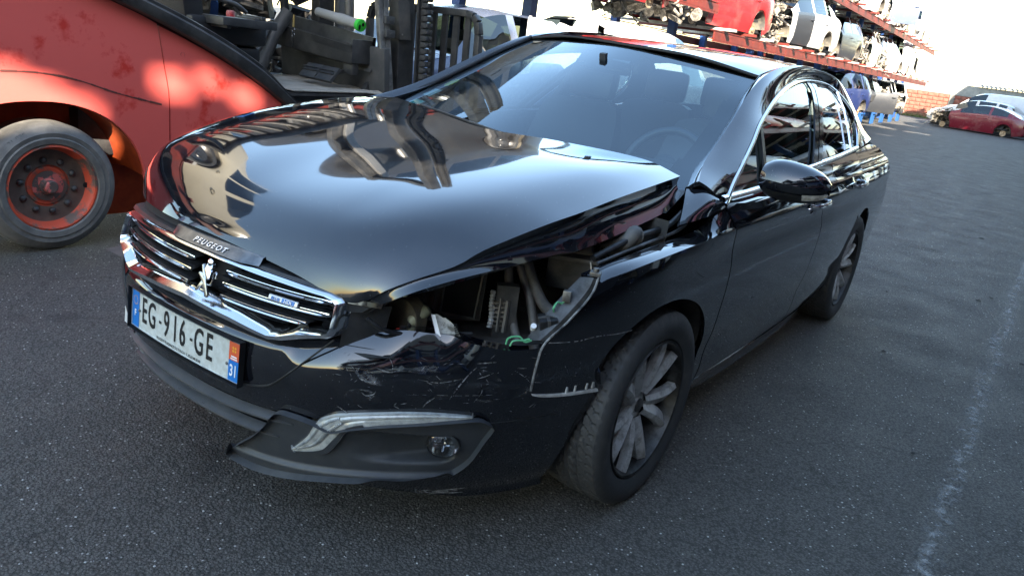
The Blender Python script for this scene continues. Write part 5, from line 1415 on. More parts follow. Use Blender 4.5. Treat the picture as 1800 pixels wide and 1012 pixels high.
# ---- number plate
PC = Vector((.999, -.081, .503)); PYW = -.009
def plate(u, v, w=0.):
    """u -.26..+.26 to the car's left, v up"""
    return Vector((PC.x+w-.055*v-.16*u*u-PYW*u, PC.y+u, PC.z+v))
def prect(u0, u1, v0, v1, w, name, mt, par, n=10, th=.0):
    q = MB(); rows_ = [[plate(u0+(u1-u0)*i/n, v, w) for v in (v0, v1)] for i in range(n+1)]
    q.grid(rows_, skirt=th or None); return q.build(name, mt, par)
rim_ = MB(); rows_ = []
pl_ = prect(-.26, .26, -.055, .055, .004, 'number_plate', PLATEW, car_, 24, .004)
prect(-.268, .268, -.063, .063, -.004, 'plate_holder', BLACKP, car_, 24, .02)
prect(-.2595, -.219, -.0545, .0545, .0052, 'country_band', PLATEB, pl_, 3)
prect(.2185, .2595, -.0545, .0545, .0052, 'region_band', PLATEB, pl_, 3)
prect(.2185, .2595, .003, .0545, .0058, 'region_field', ORANGEI, pl_, 3)
def ptext(t, size, u, v, w, name, mt, sx=1., off=0., space=1.):
    vs, fs = text_mesh(t, size, .0002, off, sx, space); m = MB(); m.add([plate(u+q.x, v+q.y, w+q.z) for q in vs], fs); return m.build(name, mt, pl_)
xx = -.187
for chs, dxs in (('E', .043), ('G', .046), ('-', .030), ('9', .044), ('1', .036), ('6', .042), ('-', .031), ('G', .046), ('E', 0)):
    if chs == '-':
        prect(xx-.006, xx+.006, -.0015, .0065, .0054, 'plate_dash', INKB, pl_, 1)
        xx += dxs+.003; continue
    ptext(chs, .108, xx, .004, .0054, 'plate_character', INKB, .56, .0012)
    xx += dxs
ptext('PEUGEOT PLAISANCE DU TOUCH  T. 05.62.48.20.40', .0115, -.005, -.0475, .0054, 'dealer_line', INKB, .82)
ptext('F', .028, -.2395, -.014, .0062, 'country_letter', WHITEI, .8, .0008)
ptext('31', .046, .239, -.027, .0062, 'region_number', WHITEI, .66, .0008)
for k in range(12):
    a = k*math.pi/6; prect(-.2395+.0125*math.cos(a)-.0016, -.2395+.0125*math.cos(a)+.0016, .026+.0125*math.sin(a)-.0016, .026+.0125*math.sin(a)+.0016, .0058, 'star', YELLOWI, pl_, 1)
q = MB()
for k in range(4):
    a = k*math.pi/2+.78; c = (.239+.0055*math.cos(a), .034+.0055*math.sin(a)); q.add([plate(c[0]+.0045*math.cos(b_), c[1]+.0045*math.sin(b_), .0064) for b_ in (a, a+1.2, a+3.14, a-1.2)], [(0, 1, 2, 3)])
q.build('region_cross', YELLOWI, pl_)
prect(.228, .250, .012, .016, .0064, 'region_line', WHITEI, pl_, 1)
prect(.226, .252, .006, .0095, .0064, 'region_line', WHITEI, pl_, 1)
for u, v in ((-.214, .0), (.213, -.012)): MB().lathe([(0, .003), (.004, .002), (.0045, 0)], 10, plate(u, v, .006), 'X').build('rivet', STEEL, pl_)

# ---- lower grille
lg = empty('lower_grille', (0, 0, 0)); lg.parent = car_
BLADE = pm('blade_plastic', (.075, .08, .088), .42, col2=(.10, .102, .105), scale=18, bump=.1, bscale=500)
def blade(z0, y0, y1, dpt, name, drop=0.):
    rows_ = []; n = 40
    for i in range(n):
        t = i/(n-1); y = y0+(y1-y0)*t; e = min(1, min(t, 1-t)*9+.2); z = z0+drop*(abs(y+.07)/.4)**2
        p = fy(y, z, .010)
        rows_.append([p+Vector((-dpt*e, 0, .014)), p+Vector((-.010, 0, .0065*e)), p+Vector((0, 0, .002)), p+Vector((-.003, 0, -.006*e)), p+Vector((-.012, 0, -.009*e)), p+Vector((-dpt*e, 0, -.004))])
    return MB().grid(rows_[::-1]).build(name, BLADE, lg, smooth=20)
blade(.352, -.47, .325, .026, 'grille_blade', .014); blade(.298, -.44, .270, .030, 'grille_blade', .010)
rows_ = [[fy(-.47+.80*i/20, z, -.045) for z in (.262, .33, .40)] for i in range(21)]
MB().grid(rows_).build('grille_back', DARK, lg)  # near-black sheet stands in for the shade behind the blades
rows_ = []
for i in range(31):
    y = -.46+.78*i/30; rag = .004*math.sin(i*2.3)+.003*math.sin(i*5.1)
    rows_.append([fy(y, .394+rag*.4, -.004), fy(y, .386+rag, -.008), fy(y, .388+rag, -.05)])
MB().grid(rows_).build('upper_edge', BLACKP, lg, smooth=50)
for yy in (-.38, -.26, -.14, -.02, .10, .20):
    q = MB(); p = fy(yy, .36, -.012); q.grid([[p+Vector((0, o2, -.058)), p+Vector((-.03, o2, -.058)), p+Vector((-.03, o2, .03)), p+Vector((0, o2, .03))] for o2 in (-.004, .004)], skirt=.002); q.build('grille_stay', BLACKP, lg)

# ---- left fog lamp surround with running light
bz = empty('fog_lamp_surround', (0, 0, 0)); bz.parent = car_
TOP = [(.045, .170), (.10, .215), (.150, .255), (.195, .292), (.245, .345), (.286, .397), (.33, .402), (.38, .395), (.425, .38), (.46, .395), (.53, .418), (.615, .434), (.70, .444), (.722, .430), (.728, .418)]
BOT = [(.055, .160), (.12, .155), (.19, .165), (.253, .180), (.32, .197), (.389, .214), (.45, .225), (.504, .235), (.57, .240), (.63, .249), (.654, .267), (.685, .308), (.713, .375), (.724, .40), (.729, .414)]
PT = cr([(y, 0, z) for y, z in TOP], 100); PB = cr([(y, 0, z) for y, z in BOT], 100)
rows_ = []
NB = 44
for i in range(100):
    r_ = []
    for k in range(NB):
        t = k/(NB-1); y = PB[i].x+(PT[i].x-PB[i].x)*t; z = PB[i].z+(PT[i].z-PB[i].z)*t
        base = fy(y, z, .004)
        # recess: opens to the inner side, deepest at the lamp
        zt_ = itp(y, [.47, .52, .56, .70], [.375, .392, .388, .382]); zb_ = itp(y, [.44, .50, .63, .68], [.285, .279, .287, .31])
        ins = sm((y-.43)/.20)*sm((.672-y)/.045)*sm((z-zb_)/.022)*sm((zt_-z)/.014)
        # wedge under the running light: soft hollow
        hol = sm((y-.36)/.12)*sm((.66-y)/.1)*.012*math.exp(-((z-.33)/.05)**2)
        # swept lower lip stands proud
        lip = .016*sm((itp(y, [.05, .25, .5, .65], [.205, .222, .252, .262])-z)/.018)
        r_.append(base+Vector((-.055*ins-hol+lip, -.020*ins+lip*.4, 0)))
    rows_.append(r_)
MB().grid(rows_, skirt=.02).build('surround_panel', GREYP, bz, smooth=60)
fl = fy(.645, .3540, .002)
ax = Vector((.78, .62, 0)).normalized(); su = Vector((-ax.y, ax.x, 0))
def disc(r_, d, n=24, sq=.86): return [fl+ax*d+su*r_*math.cos(2*math.pi*k/n)+Vector((0, 0, r_*sq*math.sin(2*math.pi*k/n))) for k in range(n)]
fgl = MB(); fgl.grid([disc(.047, -.004)+[disc(.047, -.004)[0]], disc(.043, .006)+[disc(.043, .006)[0]], disc(.042, .0)+[disc(.042, 0)[0]]]); fg = fgl.build('fog_lamp', BLACKP, bz, smooth=60)
q = MB(); q.grid([disc(r_, d)+[disc(r_, d)[0]] for r_, d in ((.042, -.002), (.036, -.022), (.020, -.036), (.003, -.040))]); q.build('reflector', CHROME, fg, smooth=70)
q = MB(); q.grid([disc(r_, d)+[disc(r_, d)[0]] for r_, d in ((.042, .003), (.030, .008), (.014, .010), (.001, .0105))]); q.build('lens', CLEARP, fg, smooth=70)
q = MB(); q.lathe([(.0, .0), (.007, -.003), (.007, -.03)], 12, fl+ax*(-.006), 'X'); q.build('bulb', CHROMED, fg, smooth=60)
q = MB(); c = fl+ax*(-.008); q.bar(c-su*.03, c+su*.03, .006, .002); q.bar(c-Vector((0, 0, .024)), c+Vector((0, 0, .024)), .004, .004, (1, 0, 0)); q.build('shield', CHROMED, fg)
# running light strip
DT = [(.308, .282), (.335, .310), (.364, .343), (.394, .394), (.429, .421), (.464, .434), (.53, .449), (.616, .459), (.704, .451)]
DB = [(.312, .276), (.355, .281), (.406, .297), (.442, .344), (.462, .378), (.485, .398), (.529, .414), (.615, .432), (.704, .446)]
A3 = cr([fy(y, z, .010) for y, z in DT], 90); B3 = cr([fy(y, z, .012) for y, z in DB], 90)
DRLM = pm('light_strip', (.46, .47, .45), .22, col2=(.25, .26, .25), scale=35, coat=1, lo=.45, hi=.7)
rows_ = []
for i in range(90):
    rows_.append([A3[i].lerp(B3[i], k/8)+Vector((.004*(1 if k in (2, 3) else 0)-.003*(k in (4,)), 0, 0)) for k in range(9)])
dr = MB().grid(rows_, skirt=.012).build('running_light', DRLM, bz, smooth=24)
# faceted inner bars
for tt, nm in ((.18, 0), (.46, 1)):
    for i in range(2, 34):
        p = A3[i].lerp(B3[i], tt); p2 = A3[i+1].lerp(B3[i+1], tt)
        d = (p2-p); sd = (B3[i]-A3[i])*.10
        q = MB(); q.add([p-sd+Vector((.001, 0, 0)), p2-sd+Vector((.001, 0, 0)), p2+sd+Vector((.001, 0, 0)), p+sd+Vector((.001, 0, 0)), (p+p2)/2+Vector((.007, .003, 0))], [(0, 1, 4), (1, 2, 4), (2, 3, 4), (3, 0, 4)]); q.build('light_facet', DRLM, dr)
q = MB().grid([[A3[i].lerp(B3[i], .80)+Vector((.0035, 0, 0)), A3[i].lerp(B3[i], .995)+Vector((.002, 0, 0))] for i in range(2, 44)]).build('strip_lower_band', GREYP, dr, smooth=60)  # dark grey plastic band along the lower edge
# broken white stub at the hidden right corner of the bumper
p = fy(-.555, .385, .0); q = MB(); q.prism([p+Vector((0, .02, .02)), p+Vector((.0, -.012, .03)), p+Vector((0, -.02, -.03)), p+Vector((0, .015, -.035))], (-.05, 0, 0)); q.build('bumper_stub', P_WHITE, car_, fix=True)

# ---- bumper bracket under the wing and exposed wing edge
def yb(x, z, o=0.): return Vector((x, Y(x, z)+o, z))
q = MB(); A_ = cr([yb(.524, .506, .003), yb(.497, .500, .004), (.425, Y(.425, .496)+.004, .493), yb(.308, .487, .006)], 24); B_ = cr([yb(.520, .500, .003), yb(.49, .492, .005), yb(.42, .485, .006), yb(.305, .479, .008)], 24)
q.grid([[a_+Vector((0, -.03, .006)) for a_ in A_], A_, B_])
BRK = pm('bracket_white', (.50, .49, .46), .5, col2=(.30, .29, .27), scale=40)
br = q.build('bumper_bracket', BRK, car_, smooth=40)
for (x0, x1) in ((.420, .398), (.392, .384), (.352, .344), (.330, .306)):
    q = MB(); q.box(((x0+x1)/2, Y(x0, .505)-.012, .502), (abs(x0-x1), .03, .020)); q.build('bracket_clip', BRK, br, bevel=.002)
FLI = [(.40, .800, .810), (.452, .772, .742), (.508, .752, .675), (.535, .742, .635)]
FLO = [Vector((.372, .848, .826)), yb(.395, .780), yb(.455, .712), yb(.512, .655), yb(.524, .60), yb(.526, .515)]
ruled('wing_flange', [(.385, .80, .815), (.425, .785, .775), (.478, .765, .715), (.528, .745, .648)], [(.374, .847, .822), (.393, .843, .783), (.455, .822, .714), (.512, .795, .657)], 30, 7, PRIMER, lwing, .004, -.008)
MB().tube(cr([p+Vector((.002, .002, 0)) for p in FLO], 34), .0035, 6).build('wing_edge', pm('chipped_edge', (.30, .30, .29), .5, col2=(.05, .05, .05), scale=30), lwing, smooth=60)
MB().box((.366, .835, .832), (.03, .03, .012), (0, 0, .4)).cyl((.366, .835, .832), (.366, .835, .848), .009, 8).build('hinge_bolt', STEEL, lwing, bevel=.002)
# crack in the wing paint
sc2 = MB(); P_ = cr([yb(.526, .655, .0015), yb(.43, .652, .0015), yb(.354, .659, .0015), yb(.285, .656, .0015), yb(.219, .657, .0015)], 50)
for i in range(49):
    if rs.random() < .25: continue
    w_ = .0013*rs.uniform(.5, 1.4); a_, b_ = P_[i], P_[i+1]; sc2.add([a_+Vector((0, 0, -w_)), b_+Vector((0, 0, -w_)), b_+Vector((0, 0, w_)), a_+Vector((0, 0, w_))], [(0, 1, 2, 3)])
sc2.build('wing_scratch', SCW, lwing)

# ---- headlamp opening and engine bay
eb = empty('engine_bay', (0, 0, 0)); eb.parent = car_
BAY = pm('bay_dark', (.032, .032, .031), .6, col2=(.07, .066, .06), scale=14)
BAY2 = pm('bay_grey', (.095, .092, .086), .6, col2=(.17, .155, .13), scale=10)
q = MB()   # walls of the bay: floor, back, inner wing
q.add([(.86, -.75, .55), (.86, .50, .60), (.50, .78, .60), (-.2, .84, .62), (-.2, -.84, .62)], [(0, 1, 2, 3, 4)])
q.add([(-.05, -.8, .4), (-.05, .82, .4), (-.05, .84, .93), (-.05, -.8, .97)], [(0, 1, 2, 3)])
q.build('bay_wall', BAY, eb)
# dark closing trim next to the grille
q = MB(); rows_ = [[fy(y, z, -.018-.03*(y-.42)/.07) for z in (.575, .64, .68, .715)] for y in (.418, .44, .465, .49)]
q.grid(rows_); q.build('lamp_trim', BLACKP, eb, smooth=50)
q = MB(); rows_ = [[fy(y, z, d_) for z, d_ in ((.722, -.002), (.734, -.001), (.738, -.02))] for y in (.424, .45, .48, .50)]; q.grid(rows_); q.build('lamp_top_trim', GLOSSB, eb, smooth=40)
# fan shroud leaning inwards, dark of its D shaped opening laid on as a sheet
def sp(u, v, d=0.):   # panel coordinates
    a_ = Vector((.60, .34, .60)); eu = Vector((-.185, .165, 0)); ev = Vector((-.03, -.01, .20))
    nrm = eu.cross(ev).normalized(); return a_+eu*u+ev*v+nrm*d
q = MB(); q.grid([[sp(u/8, v/4) for v in range(5)] for u in range(9)], skirt=.01); q.build('fan_shroud', BAY2, eb)
q = MB(); q.grid([[sp(u/8*1.02+.2, v) for v in (0, .25, .5, .75, 1.0)] for u in range(5)]); 
q = MB(); dshape = [(.52, .10), (.52, .62), (.60, .82), (.74, .95), (.88, .98), (.96, .97), (.93, .04)]
q.add([sp(u, v, .010) for u, v in dshape], [tuple(range(7))]); q.build('shroud_dark_patch', DARK, eb)
P_ = [sp(u, v, .010) for u, v in dshape]
MB().tube(P_+[P_[0]], .005, 5).build('opening_rim', BAY2, eb)
for u in (.12, .30, .42): MB().bar(sp(u, .05, .008), sp(u, .98, .008), .008, .012).build('shroud_rib', BAY2, eb)
MB().box(sp(.12, .75, .006), (.012, .012, .03)).build('shroud_slot', DARK, eb)
# crash bar and lower shelf
q = MB(); q.grid([[fy(y, z, d_) for z, d_ in ((.612, -.02), (.618, -.10), (.60, -.20))] for y in (.42, .48, .54, .60, .66, .72, .77)]); q.build('bumper_core', BAY, eb, smooth=50)
q = MB(); q.tube(cr([(.80, .44, .672), (.77, .47, .645), (.71, .50, .628), (.63, .55, .630), (.57, .60, .628)], 20), .006, 6); q.build('loom', BLACKP, eb, smooth=60)
q = MB(); q.tube(cr([(.66, .40, .75), (.645, .43, .70), (.63, .47, .66), (.61, .50, .64)], 16), .006, 6); q.tube(cr([(.64, .42, .76), (.62, .44, .70), (.60, .47, .665), (.58, .52, .645)], 16), .005, 6); q.build('loom', BLACKP, eb, smooth=60)
MB().lathe([(0, 0), (.055, 0), (.06, .01), (.052, .04), (.0, .04)], 24, (.63, .44, .645), 'X').build('motor', pm('motor_tan', (.12, .10, .065), .6, col2=(.05, .045, .035), scale=14), eb, smooth=40)
# bulb holder with plug
q = MB(); a_, b_ = Vector((.625, .490, .678)), Vector((.672, .470, .640)); d_ = b_-a_; q.tube([a_, a_+d_*.08, a_+d_*.1, a_+d_*.9, a_+d_], [.011, .015, .0165, .0155, .010], 14); q.build('bulb_holder', pm('holder_cream', (.30, .30, .20), .45, col2=(.18, .18, .12), scale=18), eb, smooth=40)
q = MB(); q.tube(cr([b_, b_+Vector((.010, .003, -.012)), (.694, .473, .624)], 8), .004, 6); q.build('plug_wire', BLACKP, eb, smooth=60)
q = MB(); q.box((.697, .474, .622), (.022, .020, .030), (.3, .5, .2)); q.build('plug', BLACKP, eb, bevel=.003)
q = MB(); q.box((.706, .470, .618), (.010, .012, .034), (.3, .5, .2)); q.build('plug_lock', pm('plug_red', (.42, .03, .015), .45), eb, bevel=.002)
# paper tag
TAG = pm('paper_tag', (.50, .49, .45), .7, col2=(.12, .11, .09), scale=30, lo=.48, hi=.62)
q = MB(); A_ = cr([(.648, .528, .678), (.645, .542, .652), (.655, .562, .622)], 10); B_ = cr([(.628, .552, .672), (.618, .578, .655), (.618, .60, .632)], 10)
q.grid([[a_.lerp(b_, t_)+Vector((0, 0, .003*math.sin(t_*6))) for t_ in (0, .25, .5, .75, 1)] for a_, b_ in zip(A_, B_)], skirt=.001); q.build('paper_tag', TAG, eb, smooth=60)
q = MB(); A_ = [(.657, .526, .680), (.664, .552, .640), (.672, .566, .614)]; B_ = [(.650, .534, .678), (.658, .562, .640), (.660, .578, .616)]
q.grid([[Vector(a_), Vector(b_)] for a_, b_ in zip(A_, B_)], skirt=.002); q.build('paper_tag', WHITEI, eb)
for k in range(7): MB().box((.634-.002*k, .590+.0005*k, .668-.006*k), (.003, .010, .003), (0, 0, .8)).build('tag_print', INKB, eb)
# vent block with ribs
q = MB(); q.tube(cr([(.462, .575, .722), (.470, .580, .690), (.472, .586, .655), (.478, .588, .622)], 22), [.006+.003*(k % 2) for k in range(22)], 7); q.build('vent_edge', pm('alloy_dusty', (.46, .46, .45), .5, .2, col2=(.2, .2, .19), scale=50), eb, smooth=30)
for k in range(6):
    z = .690-.0135*k; q = MB(); q.bar((.470, .584, z), (.442, .612, z+.004), .010, .004); q.build('vent_rib', GRIME, eb)
q = MB(); q.bar((.442, .614, .70), (.452, .618, .61), .008, .01, (1, 0, 0)); q.bar((.455, .600, .705), (.462, .603, .61), .005, .01, (1, 0, 0)); q.build('vent_frame', BAY2, eb)
q = MB(); q.box((.43, .60, .66), (.03, .06, .16), (0, 0, .7)); q.build('vent_body', BAY, eb)
# coolant hoses
HOSE = pm('hose_rubber', (.07, .068, .064), .55, col2=(.12, .11, .10), scale=16)
for P_, r_ in (([(.388, .562, .79), (.392, .575, .73), (.403, .60, .669), (.42, .63, .62), (.43, .655, .59)], .0125), ([(.366, .575, .80), (.358, .60, .745), (.362, .63, .70), (.378, .66, .65), (.39, .68, .615)], .0125), ([(.346, .59, .80), (.345, .615, .755), (.355, .65, .715), (.372, .69, .692), (.39, .728, .69)], .016)):
    MB().tube(cr(P_, 22), r_, 10).build('coolant_hose', HOSE, eb, smooth=60)
# air box with lid and clip
q = MB(); q.box((.18, .655, .775), (.20, .14, .10), (0, .0, .5)); q.build('air_box', BAY, eb, bevel=.012)
q = MB(); q.box((.185, .66, .822), (.21, .155, .014), (0, 0, .5)); q.box((.17, .65, .85), (.15, .12, .05), (0, 0, .5), .7); q.build('air_box_lid', BAY2, eb, bevel=.008)
q = MB(); q.tube(cr([(.235, .735, .81), (.238, .742, .79), (.236, .742, .765), (.228, .735, .76), (.226, .73, .79)], 14), .003, 5); q.build('lid_clip', STEEL, eb, smooth=60)
q = MB(); q.tube(cr([(.16, .755, .84), (.13, .79, .875), (.10, .80, .90), (.06, .79, .88)], 14), .024, 10); q.build('duct', BAY2, eb, smooth=60)
for k in range(9): 
    t_ = k/8; q = MB(); p_ = Vector((.16, .755, .84)).lerp(Vector((.09, .80, .895)), t_); q.lathe([(.026, -.003), (.029, 0), (.026, .003)], 12, p_, 'X'); q.build('duct_ring', BAY2, eb, smooth=60)
MB().tube(cr([(.28, .775, .845), (.12, .80, .885), (-.1, .81, .90), (-.24, .80, .93)], 20), .010, 8).build('bonnet_strut', BLACKP, eb, smooth=60)
MB().tube(cr([(.30, .80, .838), (.10, .825, .868), (-.15, .83, .885), (-.30, .82, .92)], 20), .006, 6).build('wing_rail', PRIMER, eb, smooth=60)
# relays and earth wires
q = MB(); q.box((.432, .742, .676), (.045, .05, .035), (.2, .2, .8)); q.build('relay', BLACKP, eb, bevel=.003)
q = MB(); q.box((.432, .742, .676), (.0475, .008, .0375), (.2, .2, .8)); q.box((.432, .742, .676), (.008, .0525, .0375), (.2, .2, .8)); q.build('relay_edge', STEEL, eb)
MB().cyl((.458, .715, .655), (.468, .722, .668), .008, 10).build('white_cap', WHITEI, eb)
GW = pm('green_wire', (.12, .42, .20), .45)
q = MB()
q.tube(cr([(.54, .690, .622), (.535, .693, .640), (.515, .712, .645), (.505, .725, .632), (.49, .735, .636)], 18), .0028, 6)
q.tube(cr([(.535, .70, .620), (.53, .705, .634), (.51, .72, .636), (.495, .732, .640)], 18), .0028, 6); q.build('earth_wire', GW, eb, smooth=60)
q = MB(); q.tube(cr([(.42, .748, .705), (.43, .752, .72), (.415, .752, .732), (.40, .758, .728), (.395, .764, .742)], 18), .003, 6); q.build('earth_wire', GW, eb, smooth=60)
q = MB(); q.box((.398, .768, .752), (.02, .022, .03), (0, 0, .4)); q.build('wire_bracket', STEEL, eb, bevel=.002)

for o in eb.children:
    if o.name.split('.')[0] not in ('bay_wall', 'lamp_trim', 'lamp_top_trim', 'bumper_core', 'air_box', 'air_box_lid', 'duct', 'duct_ring', 'bonnet_strut', 'wing_rail'):
        o.location = (.044, .034, .0215)
# ---- wheels
def tyre_mesh():
    prof = [(.235, .092), (.240, .104), (.262, .113), (.285, .116), (.305, .113), (.320, .105), (.3275, .096)]
    tread = [.096-.192*k/24 for k in range(25)]
    n = 300; vs = []; fs = []
    ringsA = [(r_, h, 0) for r_, h in prof]
    ringsB = [(.3275+.0065*(1-(abs(h)/.096)**2.4), h, 1) for h in tread[1:-1]]
    ringsC = [(r_, -h, 0) for r_, h in prof[::-1]]
    rings = ringsA+ringsB+ringsC
    for (r_, h, tr_) in rings:
        for j in range(n):
            rr2 = r_
            if tr_:
                v = abs(h)/.096
                ph = (j/n*60+v*2.1+(.5 if h < 0 else 0)) % 1
                if v > .10 and ph < .17: rr2 -= .0062*(1 if v < .9 else .7)
                if abs(v-.42) < .05 or abs(v-.06) < .05: rr2 -= .006
                if .55 < ph < .64 and v > .45: rr2 -= .002
            elif h > .09 and r_ > .30:
                ph = (j/n*60+2.1) % 1
                if ph < .22: rr2 -= .0012
            a = 2*math.pi*j/n
            vs.append((rr2*math.cos(a), h, rr2*math.sin(a)))
    for i in range(len(rings)-1):
        for j in range(n): fs.append((i*n+j, i*n+(j+1) % n, (i+1)*n+(j+1) % n, (i+1)*n+j))
    m = MB(); m.add(vs, fs); return m.mesh('tyre', RUBBER, 30)
TY = tyre_mesh()
rb = MB(); rb.lathe([(.235, .100), (.232, .106), (.226, .104), (.222, .092), (.215, .05), (.205, -.02), (.20, -.09), (.235, -.10)], 64)
RB = rb.mesh('rim_barrel', pm('barrel_alloy', (.07, .068, .065), .45, .8, col2=(.03, .028, .025), scale=20), 40)
SPOKE = pm('spoke_alloy', (.60, .585, .56), .36, .4, col2=(.26, .24, .21), scale=26, lo=.46, hi=.68)
def spoke_mesh():
    m = MB()
    for sgn in (1, -1):
        A_ = []; n = 12
        for i in range(n):
            t = i/(n-1); r_ = .045+.180*t
            ang = sgn*(.20+.09*t-.03*math.sin(t*3.1)); w_ = .042+.006*math.sin(t*3.14)
            yy = .072+.020*math.sin(t*1.9)-.006*(1-t)
            ct = Vector((math.cos(ang), 0, math.sin(ang))); tg = Vector((-math.sin(ang), 0, math.cos(ang)))
            c = ct*r_
            A_.append([c-tg*w_*.5*sgn*-1+Vector((0, yy-.030, 0)), c-tg*w_*.5*sgn*-1+Vector((0, yy-.004, 0)), c+tg*w_*.12*sgn*-1*-1+Vector((0, yy+.004, 0)), c+tg*w_*.5*sgn*-1+Vector((0, yy-.012, 0)), c+tg*w_*.5*sgn*-1+Vector((0, yy-.034, 0))])
        m.grid(A_)
    bm_me = m.mesh('spoke', SPOKE, 30)
    bm = bmesh.new(); bm.from_mesh(bm_me); bmesh.ops.recalc_face_normals(bm, faces=bm.faces); bm.to_mesh(bm_me); bm.free()
    bm_me.polygons.foreach_set('use_smooth', [True]*len(bm_me.polygons)); bm_me.set_sharp_from_angle(angle=R(28))
    return bm_me
SPK = spoke_mesh()
hb = MB(); hb.lathe([(0, .066), (.022, .066), (.026, .063), (.029, .058), (.034, .060), (.055, .056), (.07, .045), (.075, .02)], 32); HUB = hb.mesh('hub', SPOKE, 35)
hb = MB(); hb.lathe([(0, .070), (.020, .0695), (.024, .067), (.025, .06)], 24); CAP = hb.mesh('hub_cap', ALLOY, 40)
ln_ = MB(); ln_.lathe([(0, .006), (.006, .006), (.009, .002), (.009, -.012)], 8); LUG = ln_.mesh('lug_bolt', STEEL, 40)
dk_ = MB(); dk_.lathe([(.06, .012), (.165, .012), (.165, -.012), (.06, -.012)], 40); DSC = dk_.mesh('brake_disc', STEEL, 40)
cp_ = MB(); cp_.box((-.15, 0, .03), (.07, .07, .16)); CAL = cp_.mesh('brake_caliper', GRIME)
bw_ = MB(); bw_.lathe([(0, -.06), (.20, -.06)], 32); BKW = bw_.mesh('wheel_back', DARK)
def wheel(c, s, steer=0., spin=0., label=None):
    e = empty('wheel', c); e.parent = car_; e.rotation_euler = (0, 0, steer+(0 if s > 0 else math.pi))
    link('tyre', TY, e)
    rim = link('rim', RB, e); rim.rotation_euler = (0, spin, 0)
    for k in range(5):
        o = link('spoke', SPK, e); o.rotation_euler = (0, spin+k*2*math.pi/5, 0)
    link('hub', HUB, e); link('hub_cap', CAP, e)
    for k in range(5):
        a = spin+(k+.5)*2*math.pi/5
        o = link('lug_bolt', LUG, e); o.location = (.044*math.cos(a), .053, -.044*math.sin(a))
    link('brake_disc', DSC, e); link('brake_caliper', CAL, e); link('wheel_back', BKW, e)
    return e
STEER = R(-1)
wheel((-.02, .805, .325), 1, STEER, .35); wheel((-2.817, .772, .325), 1, 0, .9)
wheel((0, -.785, .325), -1, STEER, .2); wheel((-2.817, -.772, .325), -1, 0, .5)
LIN = pm('wing_liner', (.022, .022, .021), .8, col2=(.075, .065, .05), scale=9, bump=.2, bscale=150)
for wx, r_ in ((0, .385), (-2.817, .385)):
    for s in (1, -1):
        rows_ = []
        for i in range(30):
            a = R(-12+204*i/29); xx, zz = wx-.02+(r_+.035)*math.cos(a), .325+(r_+.012)*math.sin(a)
            yo = abs(Y(xx, max(.3, zz), 1))-.02
            rows_.append([(xx, s*yo, zz), (xx, s*(yo-.15), zz), (xx, s*.5, zz-.01)])
        MB().grid(rows_).build('wheel_arch_liner', LIN, car_, smooth=60)
        MB().box((wx, s*.48, .55), (.8, .03, .7)).build('inner_wall', DARK, car_)
MB().box((-1.45, 0, .22), (3.6, 1.42, .06)).box((.52, 0, .30), (.40, 1.0, .05)).build('underbody', DARK, car_)
MB().cyl((0, -.7, .3), (0, .7, .3), .03, 8).cyl((-2.817, -.7, .3), (-2.817, .7, .3), .04, 8).build('axle', DARK, car_)

# ---- cabin
cb = empty('cabin', (0, 0, 0)); cb.parent = car_
MB().box((-1.5, 0, .36), (2.4, 1.5, .05)).build('cabin_floor', INT, cb)
ds = [cr([(-.30, .74, .985), (-.14, .4, .995), (-.09, 0, 1.0), (-.14, -.4, .995), (-.30, -.74, .985)], 21), cr([(-.55, .74, .985), (-.50, .4, 1.0), (-.50, 0, .99), (-.50, -.4, .99), (-.55, -.74, .985)], 21), cr([(-.80, .74, .965), (-.76, .4, 1.01), (-.76, 0, .97), (-.76, -.4, .975), (-.80, -.74, .965)], 21), cr([(-.86, .74, .90), (-.84, .4, .93), (-.84, 0, .90), (-.84, -.4, .91), (-.86, -.74, .90)], 21), cr([(-.80, .74, .60), (-.78, .4, .6), (-.78, 0, .6), (-.78, -.4, .6), (-.80, -.74, .60)], 21)]
MB().grid(ds).build('dashboard', pm('dash_grey', (.05, .052, .055), .6, bump=.1, bscale=300), cb, smooth=60)
c = Vector((-.93, .40, .945)); q = MB()
def swp(a, r_): return c+Vector((.36*math.sin(a)*r_*-1*-.0, 0, 0))+Vector((-math.sin(a)*r_*.42, math.cos(a)*r_, math.sin(a)*r_*.90))
q.tube([swp(k*2*math.pi/48, .185) for k in range(48)], .017, 10, closed=True)
for a in (R(0), R(180), R(270)): q.tube([swp(a, .05), swp(a, .18)], .016, 8)
q.build('steering_wheel', pm('wheel_leather', (.045, .045, .047), .4), cb, smooth=60)
q = MB(); q.lathe([(0, .04), (.05, .035), (.07, .0)], 20, c, 'X'); q.build('airbag_cover', INT, cb, smooth=60)
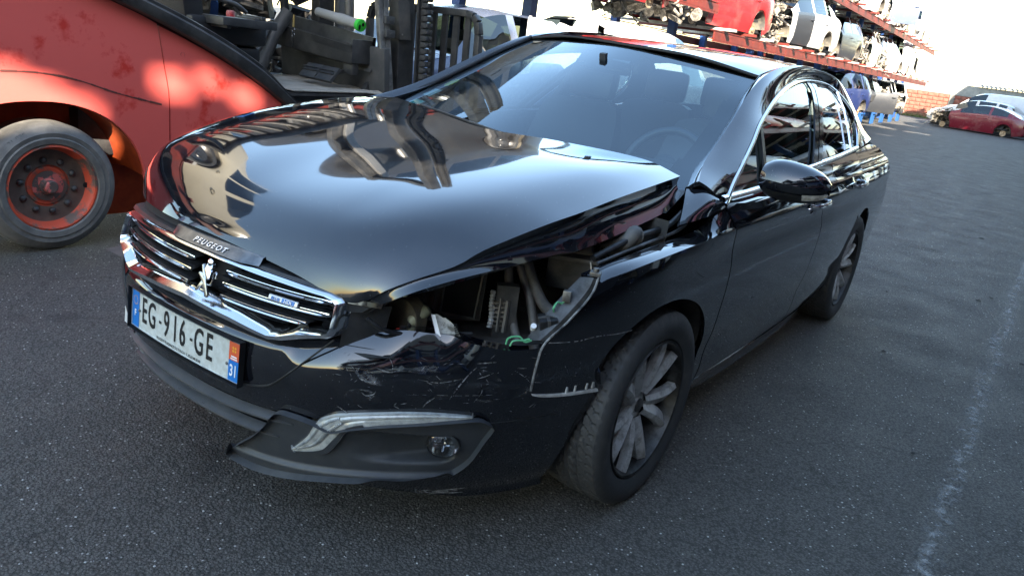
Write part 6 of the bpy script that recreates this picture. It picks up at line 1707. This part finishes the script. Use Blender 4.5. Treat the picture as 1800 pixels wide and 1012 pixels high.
def seat(x, y, w_, name, par):
    e = empty(name, (x, y, .4)); e.parent = par
    st = [[(.25, 0, .12), (.22, 0, .24), (0, 0, .22), (-.25, 0, .17)]]
    rows_ = []
    for k in range(9):
        v = -1+2*k/8; bol = .04*abs(v)**3
        rows_.append([(x+a_, y+v*w_/2, .40+z_+bol) for a_, z_ in ((.27, .02), (.27, .16), (.20, .21), (-.05, .19), (-.22, .16))])
    MB().grid(rows_, skirt=.1).build('seat_cushion', LEATH, e, smooth=60)
    rows_ = []
    for k in range(11):
        v = -1+2*k/10; bol = .05*abs(v)**2.5; ed = .02*abs(v)**6
        rows_.append([(x+a_+bol, y+v*(w_/2-ww), .40+z_-ed) for a_, z_, ww in ((-.16, .14, .0), (-.20, .35, .0), (-.26, .55, .01), (-.31, .68, .03), (-.34, .74, .06), (-.40, .74, .06), (-.40, .5, .02), (-.32, .2, .0))])
    MB().grid(rows_, skirt=None).build('seat_back', LEATH, e, smooth=60)
    q = MB(); q.box((x-.395, y, 1.235), (.10, .27, .19), (0, -.15, 0)); q.build('headrest', LEATH, e, bevel=.045)
    q = MB()
    for d in (-.06, .06): q.cyl((x-.38, y+d, 1.08), (x-.395, y+d, 1.2), .006, 8)
    q.build('headrest_post', CHROMED, e)
    return e
seat(-1.22, .39, .54, 'front_seat', cb); seat(-1.22, -.39, .54, 'front_seat', cb)
seat(-2.12, .38, .55, 'rear_seat', cb); seat(-2.12, -.38, .55, 'rear_seat', cb); seat(-2.12, 0, .24, 'rear_seat', cb)
MB().box((-2.85, 0, 1.0), (.6, 1.3, .03)).build('parcel_shelf', INT, cb)
rl = [[p+Vector((-.02, 0, -.045)) for p in r_[::5]] for r_ in zip(*[cr([r_[j] for r_ in rr_], 12) for j in range(41)])]
MB().grid(rl).build('headlining', pm('headlining', (.10, .10, .095), .9), cb, smooth=60)
for s in (1, -1):
    MB().grid([cr([(-.45, s*.70, 1.0), (-.9, s*.63, 1.2), (-1.3, s*.575, 1.345)], 10), cr([(-.52, s*.78, .985), (-.95, s*.70, 1.19), (-1.35, s*.63, 1.31)], 10)]).build('pillar_trim', INT, cb, smooth=60)
    MB().grid([[(-.5, s*.80, .97), (-2.55, s*.77, 1.04)], [(-.5, s*.76, .40), (-2.55, s*.74, .40)]]).build('door_card', INT, cb)
    MB().box((-1.75, s*.66, 1.15), (.09, .03, .5), (s*.35, -.35, 0)).build('pillar_trim', INT, cb)
q = MB(); q.box((-1.02, .0, 1.335), (.035, .24, .065)); q.build('rear_view_mirror', GLOSSB, cb, bevel=.015)
MB().bar((-.98, 0, 1.345), (-.97, 0, 1.385), .03, .02).build('mirror_stalk', INT, cb)
